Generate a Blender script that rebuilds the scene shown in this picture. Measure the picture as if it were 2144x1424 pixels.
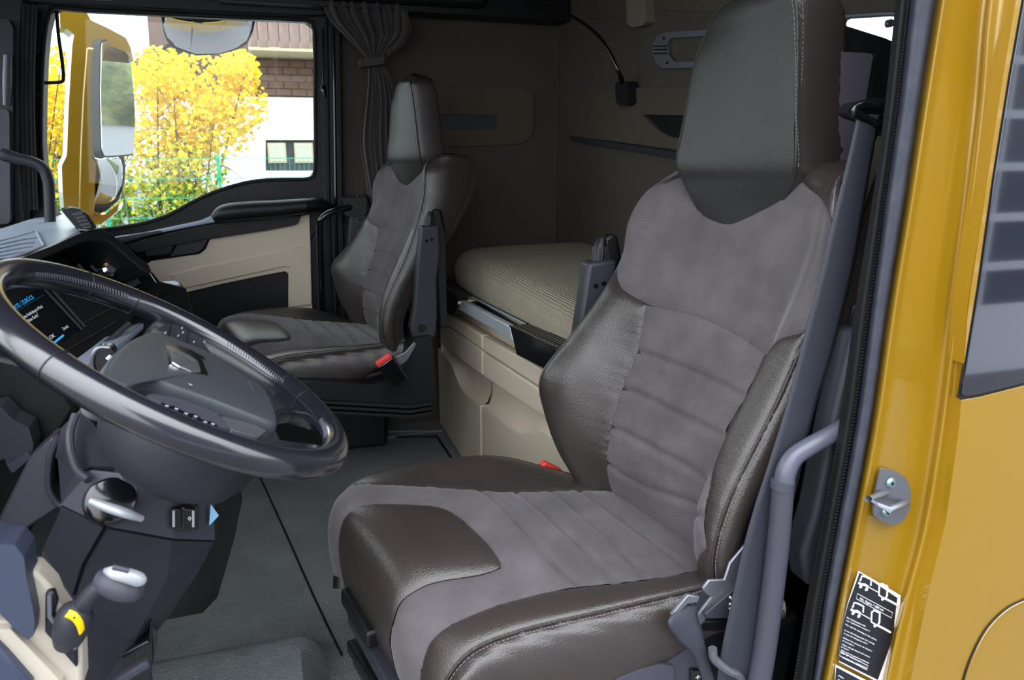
import bpy, bmesh, math, random
import numpy as np
from mathutils import Vector, Matrix
from mathutils.geometry import delaunay_2d_cdt
random.seed(7); np.random.seed(7)
for o in list(bpy.data.objects): bpy.data.objects.remove(o)
SC = bpy.context.scene; COL = SC.collection
# ------------------------------------------------------------------ camera
# x = towards the rear of the truck, y = across the cab to the passenger side, z = up, floor of the cab at z = 0
F = 1600.0; PITCH = math.atan(412/F); YAW = math.atan(530*math.cos(PITCH)/F)
CAM = np.array([0, 0, 1.25])
FW = np.array([math.sin(YAW)*math.cos(PITCH), math.cos(YAW)*math.cos(PITCH), -math.sin(PITCH)])
RT = np.array([math.cos(YAW), -math.sin(YAW), 0.0]); UP = np.cross(RT, FW)
cam = bpy.data.cameras.new('camera'); cob = bpy.data.objects.new('camera', cam); COL.objects.link(cob)
cam.sensor_fit = 'HORIZONTAL'; cam.sensor_width = 36; cam.lens = 36*F/2144; cam.clip_start = .02; cam.clip_end = 300
cob.matrix_world = Matrix(((RT[0], UP[0], -FW[0], CAM[0]), (RT[1], UP[1], -FW[1], CAM[1]), (RT[2], UP[2], -FW[2], CAM[2]), (0, 0, 0, 1)))
cam.dof.use_dof = True; cam.dof.focus_distance = 1.95; cam.dof.aperture_fstop = 7.0
SC.camera = cob
# ------------------------------------------------------------------ world, light, exposure
W = bpy.data.worlds.new('overcast_sky'); SC.world = W; W.use_nodes = True
nt = W.node_tree; bg = nt.nodes['Background']
tc = nt.nodes.new('ShaderNodeTexCoord'); sep = nt.nodes.new('ShaderNodeSeparateXYZ'); rp = nt.nodes.new('ShaderNodeValToRGB')
nt.links.new(tc.outputs['Generated'], sep.inputs[0]); nt.links.new(sep.outputs['Z'], rp.inputs[0]); nt.links.new(rp.outputs[0], bg.inputs[0])
rp.color_ramp.elements[0].position = 0.0; rp.color_ramp.elements[0].color = (.385, .41, .43, 1)
rp.color_ramp.elements[1].position = .9; rp.color_ramp.elements[1].color = (.89, .945, 1, 1)
bg.inputs[1].default_value = 7.8
SC.view_settings.view_transform = 'Standard'; SC.view_settings.look = 'None'; SC.view_settings.gamma = 1
SC.view_settings.use_curve_mapping = False; SC.view_settings.exposure = 0.0
# ------------------------------------------------------------------ helpers
def ray(u, v): return FW*F + RT*(u-1072) - UP*(v-712)
def at(u, v, ax, val):            # photo pixel -> point on the plane x / y / z = val
    d = ray(u, v); i = 'xyz'.index(ax); return Vector(CAM + d*((val-CAM[i])/d[i]))
def atp(u, v, P, N):              # photo pixel -> point on the plane through P with normal N
    d = Vector(ray(u, v)); N = Vector(N); c = Vector(CAM); return c + d*((Vector(P)-c).dot(N)/d.dot(N))
def Y(pts, y): return [at(u, v, 'y', y) for u, v in pts]
def X(pts, x): return [at(u, v, 'x', x) for u, v in pts]
def Z(pts, z): return [at(u, v, 'z', z) for u, v in pts]
def srgb(r, g, b):
    f = lambda c: (c/255/12.92) if c <= 10 else ((c/255+.055)/1.055)**2.4
    return (f(r), f(g), f(b), 1)
MATS = {}
def mat(name, rgb, rough=.5, metal=0, bump=None, scale=100, strength=.2, dist=.002, coat=0, sheen=0, spec=.5, var=0, var_scale=6, emit=None, trans=0, rgb2=None, aniso=None, coat_rough=.05):
    if name in MATS: return MATS[name]
    m = bpy.data.materials.new(name); m.use_nodes = True; n = m.node_tree.nodes; L = m.node_tree.links; b = n['Principled BSDF']
    c = srgb(*rgb); b.inputs['Base Color'].default_value = c
    b.inputs['Roughness'].default_value = rough; b.inputs['Metallic'].default_value = metal
    b.inputs['Specular IOR Level'].default_value = spec
    b.inputs['Coat Weight'].default_value = coat; b.inputs['Coat Roughness'].default_value = coat_rough
    b.inputs['Sheen Weight'].default_value = sheen; b.inputs['Sheen Roughness'].default_value = .4
    b.inputs['Transmission Weight'].default_value = trans
    if emit: b.inputs['Emission Color'].default_value = srgb(*emit[0]); b.inputs['Emission Strength'].default_value = emit[1]
    t = n.new('ShaderNodeTexCoord')
    if var or rgb2:
        nz = n.new('ShaderNodeTexNoise'); nz.inputs['Scale'].default_value = var_scale; nz.inputs['Detail'].default_value = 5; nz.inputs['Roughness'].default_value = .6
        L.new(t.outputs['Object'], nz.inputs['Vector'])
        cr = n.new('ShaderNodeValToRGB'); cr.color_ramp.elements[0].position = .35; cr.color_ramp.elements[1].position = .68
        if rgb2: c2 = srgb(*rgb2); c1 = c
        else: c1 = tuple(x*(1-var) for x in c[:3])+(1,); c2 = tuple(min(1, x*(1+var)) for x in c[:3])+(1,)
        cr.color_ramp.elements[0].color = c1; cr.color_ramp.elements[1].color = c2
        L.new(nz.outputs['Fac'], cr.inputs[0]); L.new(cr.outputs[0], b.inputs['Base Color'])
    if bump:
        if bump == 'leather':
            q = n.new('ShaderNodeTexVoronoi'); q.feature = 'F1'; q.inputs['Scale'].default_value = scale; o = q.outputs['Distance']
            L.new(t.outputs['Object'], q.inputs['Vector'])
        elif bump == 'twill':
            q = n.new('ShaderNodeTexWave'); q.inputs['Scale'].default_value = scale; q.inputs['Distortion'].default_value = .6; q.bands_direction = 'DIAGONAL'
            mp = n.new('ShaderNodeMapping'); mp.inputs['Rotation'].default_value = aniso or (0, 0, 0)
            L.new(t.outputs['Object'], mp.inputs[0]); L.new(mp.outputs[0], q.inputs['Vector']); o = q.outputs['Fac']
        elif bump == 'weave':
            q = n.new('ShaderNodeTexWave'); q.inputs['Scale'].default_value = scale; q.bands_direction = 'Y'; q.inputs['Distortion'].default_value = 3; q.inputs['Detail Scale'].default_value = 3
            q2 = n.new('ShaderNodeTexWave'); q2.inputs['Scale'].default_value = scale; q2.bands_direction = 'X'; q2.inputs['Distortion'].default_value = 3
            L.new(t.outputs['Object'], q.inputs['Vector']); L.new(t.outputs['Object'], q2.inputs['Vector'])
            ma = n.new('ShaderNodeMath'); ma.operation = 'ADD'; L.new(q.outputs['Fac'], ma.inputs[0]); L.new(q2.outputs['Fac'], ma.inputs[1]); o = ma.outputs[0]
        else:
            q = n.new('ShaderNodeTexNoise'); q.inputs['Scale'].default_value = scale; q.inputs['Detail'].default_value = 3; o = q.outputs['Fac']
            L.new(t.outputs['Object'], q.inputs['Vector'])
        bp = n.new('ShaderNodeBump'); bp.inputs['Strength'].default_value = strength; bp.inputs['Distance'].default_value = dist
        L.new(o, bp.inputs['Height']); L.new(bp.outputs[0], b.inputs['Normal'])
    MATS[name] = m; return m
M_leather = mat('brown_leather', (52, 45, 43), .29, bump='leather', scale=420, strength=.35, dist=.0012, spec=.6, var=.12, var_scale=5)
M_leather_grey = mat('perforated_head_leather', (45, 44, 43), .42, bump='leather', scale=520, strength=.3, dist=.001, var=.08)
M_suede = mat('grey_suede', (84, 78, 81), .9, bump='twill', scale=105, strength=.35, dist=.0012, sheen=.2, var=.2, var_scale=9, aniso=(.3, .2, .5), spec=.2)
M_thread = mat('seam_thread', (112, 104, 106), .7)
M_seam = mat('dark_seam_foam', (40, 36, 36), .9)  # dark lining colour that shows in the seam gaps
M_black = mat('black_plastic', (17, 18, 20), .46, spec=.35, bump='noise', scale=900, strength=.12, dist=.0006)
M_black_gloss = mat('gloss_black_plastic', (14, 15, 18), .18, coat=.4)
M_dark = mat('dark_grey_plastic', (42, 43, 50), .5, spec=.4, bump='noise', scale=800, strength=.15, dist=.0006)
M_mid = mat('slate_grey_plastic', (58, 58, 68), .5, bump='noise', scale=800, strength=.12, dist=.0006)
M_beige = mat('beige_plastic', (204, 188, 168), .55, bump='noise', scale=700, strength=.2, dist=.0006)
M_beige_lt = mat('pale_beige_plastic', (176, 166, 152), .5)
M_wall = mat('felt_wall_lining', (68, 61, 54), .95, bump='noise', scale=500, strength=.4, dist=.001, var=.06)
M_wall2 = mat('felt_wall_panel', (74, 63, 52), .95, bump='noise', scale=500, strength=.4, dist=.001, var=.06)
M_ceil = mat('ceiling_felt', (68, 62, 56), .95)
M_matt = mat('mattress_fabric', (156, 145, 126), .95, bump='weave', scale=42, strength=.9, dist=.004, var=.05)
M_floor = mat('rubber_floor', (112, 116, 118), .40, bump='leather', scale=230, strength=.8, dist=.0022, var=.15, var_scale=7)
M_rubber = mat('black_rubber', (20, 21, 23), .65, spec=.3, bump='noise', scale=300, strength=.3)
M_seal_grey = mat('weathered_grey_seal', (60, 62, 72), .6, spec=.3, bump='noise', scale=60, strength=.2, rgb2=(46, 48, 58), var_scale=25)
M_yellow = mat('gold_metallic_paint', (150, 114, 16), .32, metal=.2, coat=1, coat_rough=.04, bump='noise', scale=1500, strength=.03, dist=.0003)
M_chrome = mat('chrome', (215, 215, 220), .12, metal=1)
M_alu = mat('satin_aluminium', (128, 130, 138), .42, metal=.8)
M_silverp = mat('silver_paint', (170, 174, 180), .4, metal=.3)
M_red = mat('red_button', (225, 60, 52), .35)
M_webbing = mat('grey_seat_webbing', (46, 48, 56), .5, spec=.3, bump='weave', scale=300, strength=.2, dist=.0008)
M_curtain = mat('brown_curtain_cloth', (56, 49, 47), .9, sheen=.3, bump='noise', scale=400, strength=.2)
M_steer = mat('worn_wheel_leather', (28, 28, 35), .2, bump='leather', scale=500, strength=.08, dist=.0006, coat=1, coat_rough=.16)
M_hub = mat('wheel_hub_plastic', (56, 60, 64), .45, bump='noise', scale=900, strength=.15, dist=.0005)
M_mirror = mat('mirror_glass', (235, 238, 240), .02, metal=1)
M_dashtop = mat('grey_dash_pad', (158, 166, 184), .36, bump='noise', scale=700, strength=.15, dist=.0006)
M_white = mat('white_label', (225, 225, 228), .5)
M_label_black = mat('black_label', (22, 24, 34), .4)
M_blue_emit = mat('blue_screen_text', (40, 150, 210), .5, emit=((40, 150, 215), .7))
M_white_emit = mat('white_screen_text', (200, 200, 205), .5, emit=((180, 180, 190), .5))
M_screen = mat('dark_screen', (6, 8, 12), .25, emit=((10, 14, 20), .25))
M_yellow_ring = mat('yellow_ring_plastic', (255, 205, 0), .4)

def glass_mat(name, tint, alpha):
    m = bpy.data.materials.new(name); m.use_nodes = True; n = m.node_tree.nodes; L = m.node_tree.links; n.remove(n['Principled BSDF'])
    tr = n.new('ShaderNodeBsdfTransparent'); tr.inputs[0].default_value = tint
    gl = n.new('ShaderNodeBsdfGlossy'); gl.inputs['Roughness'].default_value = .02
    lw = n.new('ShaderNodeLayerWeight'); pw = n.new('ShaderNodeMath'); pw.operation = 'POWER'; pw.inputs[1].default_value = 5; fr = n.new('ShaderNodeMath'); fr.operation = 'MULTIPLY_ADD'; fr.inputs[1].default_value = .9; fr.inputs[2].default_value = .018
    L.new(lw.outputs['Facing'], pw.inputs[0]); L.new(pw.outputs[0], fr.inputs[0])
    mx = n.new('ShaderNodeMixShader')
    if alpha is None: L.new(fr.outputs[0], mx.inputs[0])
    else: mx.inputs[0].default_value = alpha
    L.new(tr.outputs[0], mx.inputs[1]); L.new(gl.outputs[0], mx.inputs[2]); L.new(mx.outputs[0], n['Material Output'].inputs[0]); return m
M_glass = glass_mat('clear_window_glass', (.93, .97, .96, 1), None)
M_tint = mat('dark_tinted_side_glass', (30, 32, 40), .03, spec=.9, coat=1)

def thing(name, label, cat, loc=(0, 0, 0), group=None, kind=None):
    o = bpy.data.objects.new(name, None); COL.objects.link(o); o.location = loc; o.empty_display_size = .05
    if kind: o['kind'] = kind
    if label: o['label'] = label; o['category'] = cat
    if group: o['group'] = group
    return o
def world_off(p):
    v = Vector((0, 0, 0))
    while p is not None: v += Vector(p.location); p = p.parent
    return v
def obj(name, verts, faces, m, parent=None, smooth=True, bevel=0, seg=2, label=None, cat=None, group=None, kind=None, split=40, sub=0):
    me = bpy.data.meshes.new(name); off = world_off(parent)
    me.from_pydata([tuple(Vector(v)-off) for v in verts], [], [tuple(f) for f in faces]); me.validate(); me.update()
    bm = bmesh.new(); bm.from_mesh(me)
    if bevel or not smooth: bmesh.ops.recalc_face_normals(bm, faces=bm.faces)
    bm.to_mesh(me); bm.free()
    ms = m if isinstance(m, (list, tuple)) else [m]
    for q in ms: me.materials.append(q)
    o = bpy.data.objects.new(name, me); COL.objects.link(o)
    if parent: o.parent = parent
    if bevel:
        b = o.modifiers.new('bevel', 'BEVEL'); b.width = bevel; b.segments = seg; b.limit_method = 'ANGLE'; b.angle_limit = math.radians(30); b.harden_normals = False
    if sub: s = o.modifiers.new('sub', 'SUBSURF'); s.levels = sub; s.render_levels = sub
    if smooth:
        me.shade_smooth()
        try: me.set_sharp_from_angle(angle=math.radians(split))
        except Exception: pass
    if label: o['label'] = label
    if cat: o['category'] = cat
    if group: o['group'] = group
    if kind: o['kind'] = kind
    return o
def box(name, c, s, m, parent=None, rot=None, bevel=.003, **k):
    hx, hy, hz = s[0]/2, s[1]/2, s[2]/2
    vs = [Vector((x, y, z)) for x in (-hx, hx) for y in (-hy, hy) for z in (-hz, hz)]
    if rot: R = Matrix.Rotation(rot[2], 3, 'Z') @ Matrix.Rotation(rot[1], 3, 'Y') @ Matrix.Rotation(rot[0], 3, 'X'); vs = [R @ v for v in vs]
    vs = [v+Vector(c) for v in vs]
    fs = [(0, 1, 3, 2), (4, 6, 7, 5), (0, 4, 5, 1), (2, 3, 7, 6), (0, 2, 6, 4), (1, 5, 7, 3)]
    return obj(name, vs, fs, m, parent, bevel=bevel, **k)
def catmull(P, n=8, closed=False):
    P = [np.array(p, float) for p in P]; out = []; N = len(P)
    rng = range(N) if closed else range(N-1)
    for i in rng:
        if closed: p0, p1, p2, p3 = P[i-1], P[i], P[(i+1) % N], P[(i+2) % N]
        else:
            p1, p2 = P[i], P[i+1]; p0 = P[i-1] if i else 2*p1-p2; p3 = P[i+2] if i+2 < N else 2*p2-p1
        for k in range(n):
            t = k/n; out.append(.5*((2*p1)+(-p0+p2)*t+(2*p0-5*p1+4*p2-p3)*t*t+(-p0+3*p1-3*p2+p3)*t**3))
    if not closed: out.append(P[-1])
    return out
def tube(name, path, r, m, parent=None, seg=12, smooth_n=6, closed=False, flat=1.0, raw=False, **k):
    """round bar along a smoothed path; r may be a number or one radius per path point"""
    if isinstance(r, (int, float)): r = [r]*len(path)
    Q = catmull([tuple(p)+(rr,) for p, rr in zip(path, r)], smooth_n, closed) if smooth_n > 1 else [np.array(tuple(p)+(rr,)) for p, rr in zip(path, r)]
    P = [Vector(q[:3]) for q in Q]; R = [q[3] for q in Q]; n = len(P); vs = []; fs = []
    u = None
    for i in range(n):
        t = (P[(i+1) % n]-P[i-1]) if closed else (P[min(i+1, n-1)]-P[max(i-1, 0)])
        t.normalize()
        if u is None: u = t.orthogonal().normalized()
        else: u = (u-t*u.dot(t)).normalized()
        w = t.cross(u)
        for j in range(seg):
            a = 2*math.pi*j/seg; vs.append(P[i]+(u*math.cos(a)+w*math.sin(a)*flat)*R[i])
    for i in range(n if closed else n-1):
        for j in range(seg):
            a, b = i*seg+j, i*seg+(j+1) % seg; c, d = ((i+1) % n)*seg+(j+1) % seg, ((i+1) % n)*seg+j; fs.append((a, b, c, d))
    if not closed: fs.append(tuple(range(seg))[::-1]); fs.append(tuple((n-1)*seg+j for j in range(seg)))
    if raw: return vs, fs
    return obj(name, vs, fs, m, parent, **k)
def merge(lst):
    V, Fc = [], []
    for v, f in lst: o = len(V); V += list(v); Fc += [tuple(i+o for i in q) for q in f]
    return V, Fc
def boxraw(c, s, R=None):
    hx, hy, hz = s[0]/2, s[1]/2, s[2]/2
    vs = [Vector((x, y, z)) for x in (-hx, hx) for y in (-hy, hy) for z in (-hz, hz)]
    if R is not None: vs = [R @ v for v in vs]
    return [v+Vector(c) for v in vs], [(0, 1, 3, 2), (4, 6, 7, 5), (0, 4, 5, 1), (2, 3, 7, 6), (0, 2, 6, 4), (1, 5, 7, 3)]
def plate(name, outer, depth, m, parent=None, holes=(), bevel=.002, raw=False, **k):
    """planar outline (3D points) with optional holes, pushed back by the vector depth"""
    depth = Vector(depth); O = Vector(outer[0]); nrm = Vector((0, 0, 0))
    for i in range(len(outer)): nrm += Vector(outer[i]-O).cross(Vector(outer[(i+1) % len(outer)]-O))
    nrm.normalize(); a = nrm.orthogonal().normalized(); b = nrm.cross(a)
    V2, E = [], []
    for loop in [outer]+list(holes):
        s = len(V2)
        for p in loop: q = Vector(p)-O; V2.append(Vector((q.dot(a), q.dot(b))))
        E += [(s+i, s+(i+1) % len(loop)) for i in range(len(loop))]
    r = delaunay_2d_cdt(V2, E, [], 4 if holes else 1, 1e-7)
    vs2, fs = r[0], r[2]
    def inside(pt, loop):
        c = False; n = len(loop)
        for i in range(n):
            p, q = loop[i], loop[i-1]
            if (p.y > pt.y) != (q.y > pt.y) and pt.x < (q.x-p.x)*(pt.y-p.y)/(q.y-p.y)+p.x: c = not c
        return c
    if holes:
        r = delaunay_2d_cdt(V2, E, [], 1, 1e-7); vs2, fs = r[0], r[2]; H = []; s = len(outer)
        for h in holes: H.append(V2[s:s+len(h)]); s += len(h)
        O2 = V2[:len(outer)]
        fs = [f for f in fs if inside(sum((vs2[i] for i in f), Vector((0, 0)))/3, O2) and not any(inside(sum((vs2[i] for i in f), Vector((0, 0)))/3, h) for h in H)]
    front = [O+a*v.x+b*v.y for v in vs2]; n = len(front); back = [p+depth for p in front]
    cnt = {}
    for f in fs:
        for i in range(len(f)): e = (f[i], f[(i+1) % len(f)]); cnt[tuple(sorted(e))] = cnt.get(tuple(sorted(e)), []) + [e]
    F2 = [tuple(f) for f in fs]+[tuple(i+n for i in f[::-1]) for f in fs]
    for kx, es in cnt.items():
        if len(es) == 1: i, j = es[0]; F2.append((j, i, i+n, j+n))
    if raw: return front+back, F2
    o = obj(name, front+back, F2, m, parent, bevel=bevel, **k); return o
def rnd(pts, r=.25, n=5):
    """round the corners of a closed polygon of points (fraction r of the edges)"""
    out = []; N = len(pts)
    for i in range(N):
        p, a, b = Vector(pts[i]), Vector(pts[i-1]), Vector(pts[(i+1) % N])
        p0 = p+(a-p)*r; p1 = p+(b-p)*r
        for k in range(n+1): t = k/n; out.append(p0*(1-t)**2+p*2*t*(1-t)+p1*t*t)
    return out
class Surf:
    """smooth surface through a net of points: rows x columns"""
    def __init__(s, net, sign=1): s.N = np.array([[tuple(p) for p in r] for r in net], float); s.nr, s.nc = s.N.shape[:2]; s.sign = sign
    def _w(s, t, n):
        i = np.clip(np.floor(t).astype(int), 0, n-2); f = t-i
        idx = [np.clip(i-1, 0, n-1), i, i+1, np.clip(i+2, 0, n-1)]
        w = [.5*(-f+2*f**2-f**3), .5*(2-5*f**2+3*f**3), .5*(f+4*f**2-3*f**3), .5*(-f**2+f**3)]
        return idx, w
    def ev(s, a, b):
        a = np.asarray(a, float); b = np.asarray(b, float); ia, wa = s._w(a, s.nc); ib, wb = s._w(b, s.nr); out = 0
        for k in range(4):
            for l in range(4): out = out+s.N[ib[k], ia[l]]*(wb[k]*wa[l])[..., None]
        return out
    def nrm(s, a, b, e=.02):
        a0, a1 = np.clip(a-e, 0, s.nc-1), np.clip(a+e, 0, s.nc-1); b0, b1 = np.clip(b-e, 0, s.nr-1), np.clip(b+e, 0, s.nr-1)
        n = np.cross(s.ev(a1, b)-s.ev(a0, b), s.ev(a, b1)-s.ev(a, b0)); return s.sign*n/np.maximum(np.linalg.norm(n, axis=-1, keepdims=True), 1e-9)
    def inv(s, px):
        """surface parameters of points seen at the given photo pixels"""
        A, B = np.meshgrid(np.linspace(0, s.nc-1, 260), np.linspace(0, s.nr-1, 260)); A = A.ravel(); B = B.ravel()
        P = s.ev(A, B); Nn = s.nrm(A, B); d = P-CAM; w = d@FW; U = 1072+F*(d@RT)/w; V = 712-F*(d@UP)/w
        face = (Nn*d).sum(1) < 0; out = []
        for u, v in px:
            e = (U-u)**2+(V-v)**2+np.where(face, 0, 3000); k = int(np.argmin(e)); a, b = A[k], B[k]
            for it in range(6):
                def pr(a, b):
                    q = s.ev(np.array([a]), np.array([b]))[0]-CAM; ww = q@FW; return np.array([1072+F*(q@RT)/ww, 712-F*(q@UP)/ww])
                p0 = pr(a, b); J = np.stack([(pr(min(a+.01, s.nc-1), b)-pr(max(a-.01, 0), b))/.02, (pr(a, b+.01)-pr(a, b-.01))/.02], 1)
                if abs(np.linalg.det(J)) < 300: break
                st = np.clip(np.linalg.solve(J, np.array([u, v])-p0), -.2, .2); a = float(np.clip(a+st[0], 0, s.nc-1)); b = float(np.clip(b+st[1], 0, s.nr-1))
            out.append((a, b))
        return out
def resample(pts, closed, step, surf):
    out = []; n = len(pts)
    for i in range(n if closed else n-1):
        p, q = np.array(pts[i]), np.array(pts[(i+1) % n])
        L = np.linalg.norm(surf.ev(np.array([p[0]]), np.array([p[1]]))-surf.ev(np.array([q[0]]), np.array([q[1]])))
        k = max(1, int(L/step)); out += [tuple(p+(q-p)*j/k) for j in range(k)]
    if not closed: out.append(tuple(pts[-1]))
    return out
def panel(name, surf, poly, m, parent, sink=.006, width=.009, step=.008, raise_=0.0, grooves=(), gsink=.004, gwidth=.006, wr=0, **k):
    """upholstery panel: outline in surface parameters, padded, pulled in along its seams"""
    B = resample(poly, True, step, surf); Bn = np.array(B)
    if len(Bn) < 3: return
    amin, bmin = Bn.min(0); amax, bmax = Bn.max(0)
    cen = Bn.mean(0)
    ea = np.linalg.norm(surf.ev(np.array([min(cen[0]+.1, surf.nc-1)]), np.array([cen[1]]))-surf.ev(np.array([max(cen[0]-.1, 0)]), np.array([cen[1]])))/.2
    eb = np.linalg.norm(surf.ev(np.array([cen[0]]), np.array([min(cen[1]+.1, surf.nr-1)]))-surf.ev(np.array([cen[0]]), np.array([max(cen[1]-.1, 0)])))/.2
    ga = np.arange(amin, amax, step/max(ea, .02)); gb = np.arange(bmin, bmax, step/max(eb, .02))
    G = np.array([(a, b) for a in ga for b in gb])
    ins = np.zeros(len(G), bool); n = len(Bn)
    for i in range(n):
        p, q = Bn[i], Bn[i-1]
        if p[1] == q[1]: continue
        c = ((p[1] > G[:, 1]) != (q[1] > G[:, 1])) & (G[:, 0] < (q[0]-p[0])*(G[:, 1]-p[1])/(q[1]-p[1])+p[0]); ins ^= c
    G = G[ins]; B3 = surf.ev(Bn[:, 0], Bn[:, 1])
    if len(G):
        G3 = surf.ev(G[:, 0], G[:, 1]); d = np.min(np.linalg.norm(G3[:, None]-B3[None], axis=2), 1); G = G[d > step*.45]
    A = np.vstack([Bn, G]) if len(G) else Bn
    scl = np.array([ea, eb]); V2 = [Vector(p*scl) for p in A]
    r = delaunay_2d_cdt(V2, [(i, (i+1) % n) for i in range(n)], [], 1, 1e-6)
    Q = np.array([tuple(v) for v in r[0]])/scl; P = surf.ev(Q[:, 0], Q[:, 1]); Nn = surf.nrm(Q[:, 0], Q[:, 1])
    d = np.min(np.linalg.norm(P[:, None]-B3[None], axis=2), 1); h = raise_-sink*np.exp(-d/width)
    for g in grooves:
        gp = np.array(resample(g, False, .004, surf)); g3 = surf.ev(gp[:, 0], gp[:, 1]); dg = np.min(np.linalg.norm(P[:, None]-g3[None], axis=2), 1); h = h-gsink*np.exp(-(dg/gwidth)**2)+.002*np.exp(-((dg-.016)/.014)**2)
    if wr:
        h = h+wr*(np.sin(P[:, 2]*230+P[:, 0]*60+3*np.sin(P[:, 2]*50))*np.exp(-d/.03)+.4*np.sin(P[:, 0]*90+P[:, 2]*40))*np.minimum(1, d/.01)
    P = P+Nn*h[:, None]; fs = [tuple(f) for f in r[2]]
    if fs:
        f = np.array([q[:3] for q in fs]); fn = np.cross(P[f[:, 1]]-P[f[:, 0]], P[f[:, 2]]-P[f[:, 0]])
        if (fn*Nn[f[:, 0]]).sum() < 0: fs = [q[::-1] for q in fs]
    return obj(name, [Vector(p) for p in P], fs, m, parent, split=180, **k)
def seamline(name, surf, ab, r, m, parent, lift=.001, dash=None, off=0, **k):
    q = np.array(resample(ab, False, .006, surf)); P = surf.ev(q[:, 0], q[:, 1])+surf.nrm(q[:, 0], q[:, 1])*lift
    if off:
        t = np.gradient(P, axis=0); t /= np.maximum(np.linalg.norm(t, axis=1, keepdims=True), 1e-9); P = P+np.cross(t, surf.nrm(q[:, 0], q[:, 1]))*off
    if dash:
        parts = []
        for i in range(0, len(P)-1): c = (P[i]+P[i+1])/2; dd = (P[i+1]-P[i])*.32; parts.append(tube('', [c-dd, c+dd], r, m, raw=True, seg=5, smooth_n=1))
        v, f = merge(parts); return obj(name, v, f, m, parent, kind='stuff', **k)
    return tube(name, [Vector(p) for p in P], r, m, parent, seg=8, smooth_n=1, **k)
def text(name, s, O, ex, ey, size, m, parent, extrude=.0003, align='LEFT', squash=1.0):
    """printed lettering: origin O, along ex, upwards ey"""
    cu = bpy.data.curves.new(name, 'FONT'); cu.body = s; cu.size = size; cu.extrude = extrude; cu.align_x = align; cu.resolution_u = 2; cu.space_character = 1.0
    ob = bpy.data.objects.new(name, cu); COL.objects.link(ob); dg = bpy.context.evaluated_depsgraph_get()
    me = bpy.data.meshes.new_from_object(ob.evaluated_get(dg)); bpy.data.objects.remove(ob); bpy.data.curves.remove(cu)
    ex = Vector(ex).normalized(); ey = Vector(ey).normalized(); n = ex.cross(ey).normalized()
    off = world_off(parent)
    for v in me.vertices: v.co = Vector(O)+ex*v.co.x*squash+ey*v.co.y+n*v.co.z-off
    me.materials.clear(); me.materials.append(m)
    o = bpy.data.objects.new(name, me); COL.objects.link(o); o.parent = parent; return o
# ================================================================== SETTING: cab shell
S = dict(kind='structure')
def wall(name, axis, val, x0, x1, z0, z1, m, th, holes=(), **k):
    P = (lambda a, b: Vector((a, val, b))) if axis == 'y' else (lambda a, b: Vector((val, a, b)))
    d = Vector((0, th, 0)) if axis == 'y' else Vector((th, 0, 0))
    return plate(name, [P(x0, z0), P(x1, z0), P(x1, z1), P(x0, z1)], d, m, holes=holes, bevel=0, smooth=False, kind='structure', **k)
XB = 1.267; YP = 3.3
box('ceiling', (0, 2.12, 2.06), (2.9, 2.6, .08), M_ceil, bevel=0, smooth=False, **S)
box('ceiling_shade_box', (.95, 2.14, 1.93), (.62, 2.36, .14), M_ceil, bevel=.02, **S)  # unseen bunk-like box added to shade the rear of the cab
rear_win = rnd(X([(1735, 37), (1885, 27), (1885, 95), (1735, 95)], XB), .15, 3)
wall('wall_back', 'x', XB, .86, 3.5, -.1, 2.2, M_wall, .05, holes=[rear_win])
wr_ = thing('wall_right', None, None, (1, 3.3, 0), kind='structure')
plate('side_lining', [Vector((.24, YP, -.1)), Vector((XB, YP, -.1)), Vector((XB, YP, 2.2)), Vector((.24, YP, 2.2))], (0, .06, 0), M_wall, wr_, bevel=0)
plate('outer_skin', [Vector((.24, 3.42, -.4)), Vector((1.4, 3.42, -.4)), Vector((1.4, 3.42, 2.2)), Vector((.24, 3.42, 2.2))], (0, .01, 0), M_yellow, wr_, bevel=0)
plate('outer_skin', [Vector((-1.3, 3.40, -.6)), Vector((.24, 3.40, -.6)), Vector((.24, 3.40, .88)), Vector((-1.3, 3.40, .88))], (0, .02, 0), M_yellow, wr_, bevel=.004)
# side recess with pull slot
def wp(pts, y): return Y(pts, y)
plate('storage_recess_panel', rnd(wp([(890, 178), (924, 180), (1102, 187), (1118, 200), (1117, 280), (1095, 300), (1060, 304), (890, 308)], 3.285), .3), (0, .02, 0), M_wall2, wr_, bevel=.006, holes=[rnd(wp([(900, 240), (1041, 241), (1043, 269), (900, 273)], 3.285), .12, 3)])
plate('slot_back', wp([(895, 238), (1046, 239), (1048, 272), (895, 276)], 3.296), (0, .01, 0), M_dark, wr_, bevel=0)
box('corner_seam', (1.262, 3.293, 1.1), (.008, .008, 2.2), M_wall2, wr_, bevel=.002)
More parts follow.
